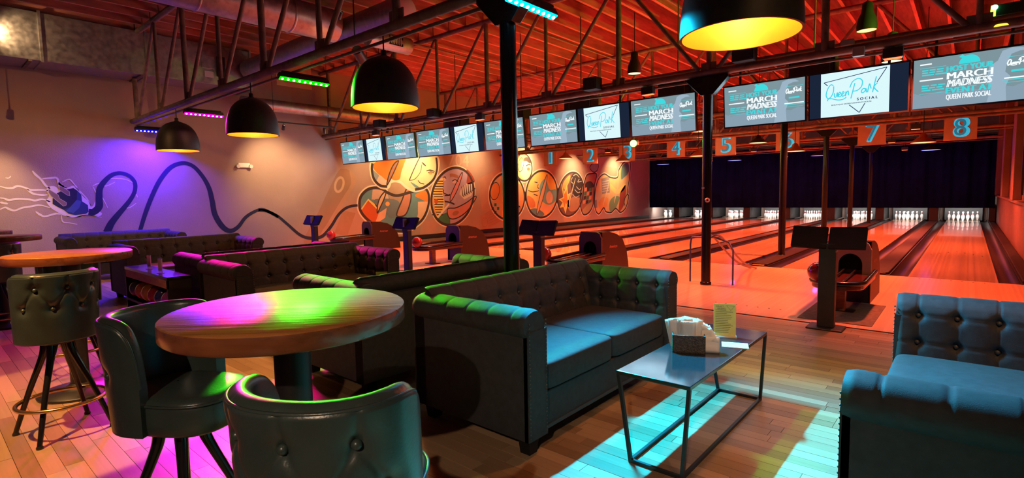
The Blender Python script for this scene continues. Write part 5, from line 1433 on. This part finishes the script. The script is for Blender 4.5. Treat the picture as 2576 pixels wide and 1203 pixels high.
# bubble 8: the slanted letter with checks
B8 = [(1340,370),(1400,350),(1470,360),(1440,500),(1430,640),(1420,760),(1370,860),(1300,890),(1265,820),(1250,700),(1280,560),(1310,450)]
sk('bubble_halo', WHT, B8, .22, .8, zB, True, True)
sh('bubble_fill', (.30, .12, .09), B8, 1.2, zB)
sh('painted_patch', DK, [(1320,480),(1390,450),(1440,520),(1380,540),(1330,560)], 2, zB)
for i in range(4):
    for j in range(3):
        sh('painted_check', ((.62, .26, .16), GRN, DK)[(i+2*j) % 3], [(1310+j*36-i*6,540+i*55),(1342+j*36-i*6,530+i*55),(1338+j*36-i*6,575+i*55),(1306+j*36-i*6,585+i*55)], 2.2, zB, False)
sh('painted_patch', (.36, .28, .16), [(1290,820),(1400,720),(1410,790),(1340,870),(1290,880)], 2.3, zB)
sh('painted_dot', (.20, .24, .28), [(1380,260),(1440,200),(1490,230),(1480,300),(1440,330),(1400,310)], 2, zB); sk('painted_outline', DK, [(1380,260),(1440,200),(1490,230),(1480,300),(1440,330),(1400,310)], .07, 2.2, zB, True, True)
sk('bubble_outline', DK, B8, .10, 3, zB, True, True)
# bubble 9: last letters, plain colour fields
B9 = [(1460,520),(1500,410),(1570,355),(1650,400),(1740,400),(1760,300),(1830,200),(1910,200),(1900,400),(1870,600),(1890,650),(1850,800),(1780,860),(1720,810),(1660,860),(1590,850),(1560,800),(1500,880),(1455,830),(1440,700)]
sk('bubble_halo', WHT, B9, .22, .8, zB, True, True)
sh('bubble_fill', (.60, .42, .20), B9, 1.2, zB)
sh('painted_patch', (.24, .22, .22), [(1530,420),(1640,380),(1640,600),(1540,620)], 2, zB, False)
for i in range(5): sk('painted_stripe', (.5, .45, .4), [(1540,460+i*32),(1630,440+i*32)], .05, 2.2, zB, False)
sh('painted_patch', (.10, .22, .22), [(1800,260),(1880,210),(1890,330),(1830,400),(1790,420)], 2, zB)
sh('painted_patch', (.72, .54, .18), [(1650,480),(1740,560),(1840,480),(1830,560),(1740,620),(1660,560)], 2.2, zB)
sh('painted_patch', (.30, .05, .03), [(1780,600),(1850,500),(1850,640),(1820,780),(1760,850),(1770,700)], 2.2, zB)
sh('painted_patch', (.16, .26, .14), [(1640,720),(1700,650),(1770,660),(1740,760),(1700,830),(1640,840)], 2.2, zB)
sh('painted_patch', (.66, .30, .08), [(1500,700),(1560,660),(1620,680),(1600,780),(1540,840),(1500,790)], 2.2, zB)
sh('painted_patch', (.56, .46, .30), [(1450,600),(1500,590),(1530,660),(1490,720),(1450,690)], 2.3, zB)
sh('painted_patch', (.22, .24, .26), [(1420,720),(1470,690),(1475,800),(1440,800)], 2.4, zB, False)
sk('painted_slit', (.66, .46, .30), [(1640,410),(1610,560),(1570,700),(1550,790)], [.03, .14, .14, .03], 3, zB)
sk('painted_slit', (.66, .46, .30), [(1760,420),(1740,560),(1710,680),(1700,740)], [.03, .16, .14, .03], 3, zB)
sk('painted_outline', DK, [(1870,620),(1830,700),(1840,770)], .08, 3, zB)
sk('bubble_outline', DK, B9, .10, 3.4, zB, True, True)
# ================================================================ SMALL LETTERING
mt['lettering'] = M('pale red lettering', (.42, .16, .13), .5)
lt = text_mesh('American', .26, .05, .15); lt.materials.clear(); lt.materials.append(mt['lettering'])
for o in sides:
    for ch in [c for c in o.children if c.name.startswith('hood_shell')]:
        link('lettering', lt, None, ch, (.2125, .38, .50), (0, 0, radians(90)))
lt2 = text_mesh('American', .10, .014); lt2.materials.clear(); lt2.materials.append(mt['white'])
for ch in [c for c in sides[0].children if c.name.startswith('hood_face')]: link('lettering', lt2, None, ch, (0, -.0215, .70))
ink = bpy.data.materials['card ink']
for ch in mc.children:
    if ch.name.startswith('sheet'):
        for txt, x, z in (('DRAFT', -.030, .198), ('BEERS', -.020, .184)):
            me = text_mesh(txt, .048, .010); me.materials.clear(); me.materials.append(ink)
            link('lettering', me, None, ch, (x, -.0022, z))
        mb = MB()
        for a, b in (((.01, .204), (.058, .200)), ((.058, .200), (.036, .172)), ((.036, .172), (.01, .204))): ribbon(mb, [a, b], .0015, lambda p, q: (p, -.0022, q))
        mb.build('triangle_mark', ink, ch)
bpy.context.view_layer.update()
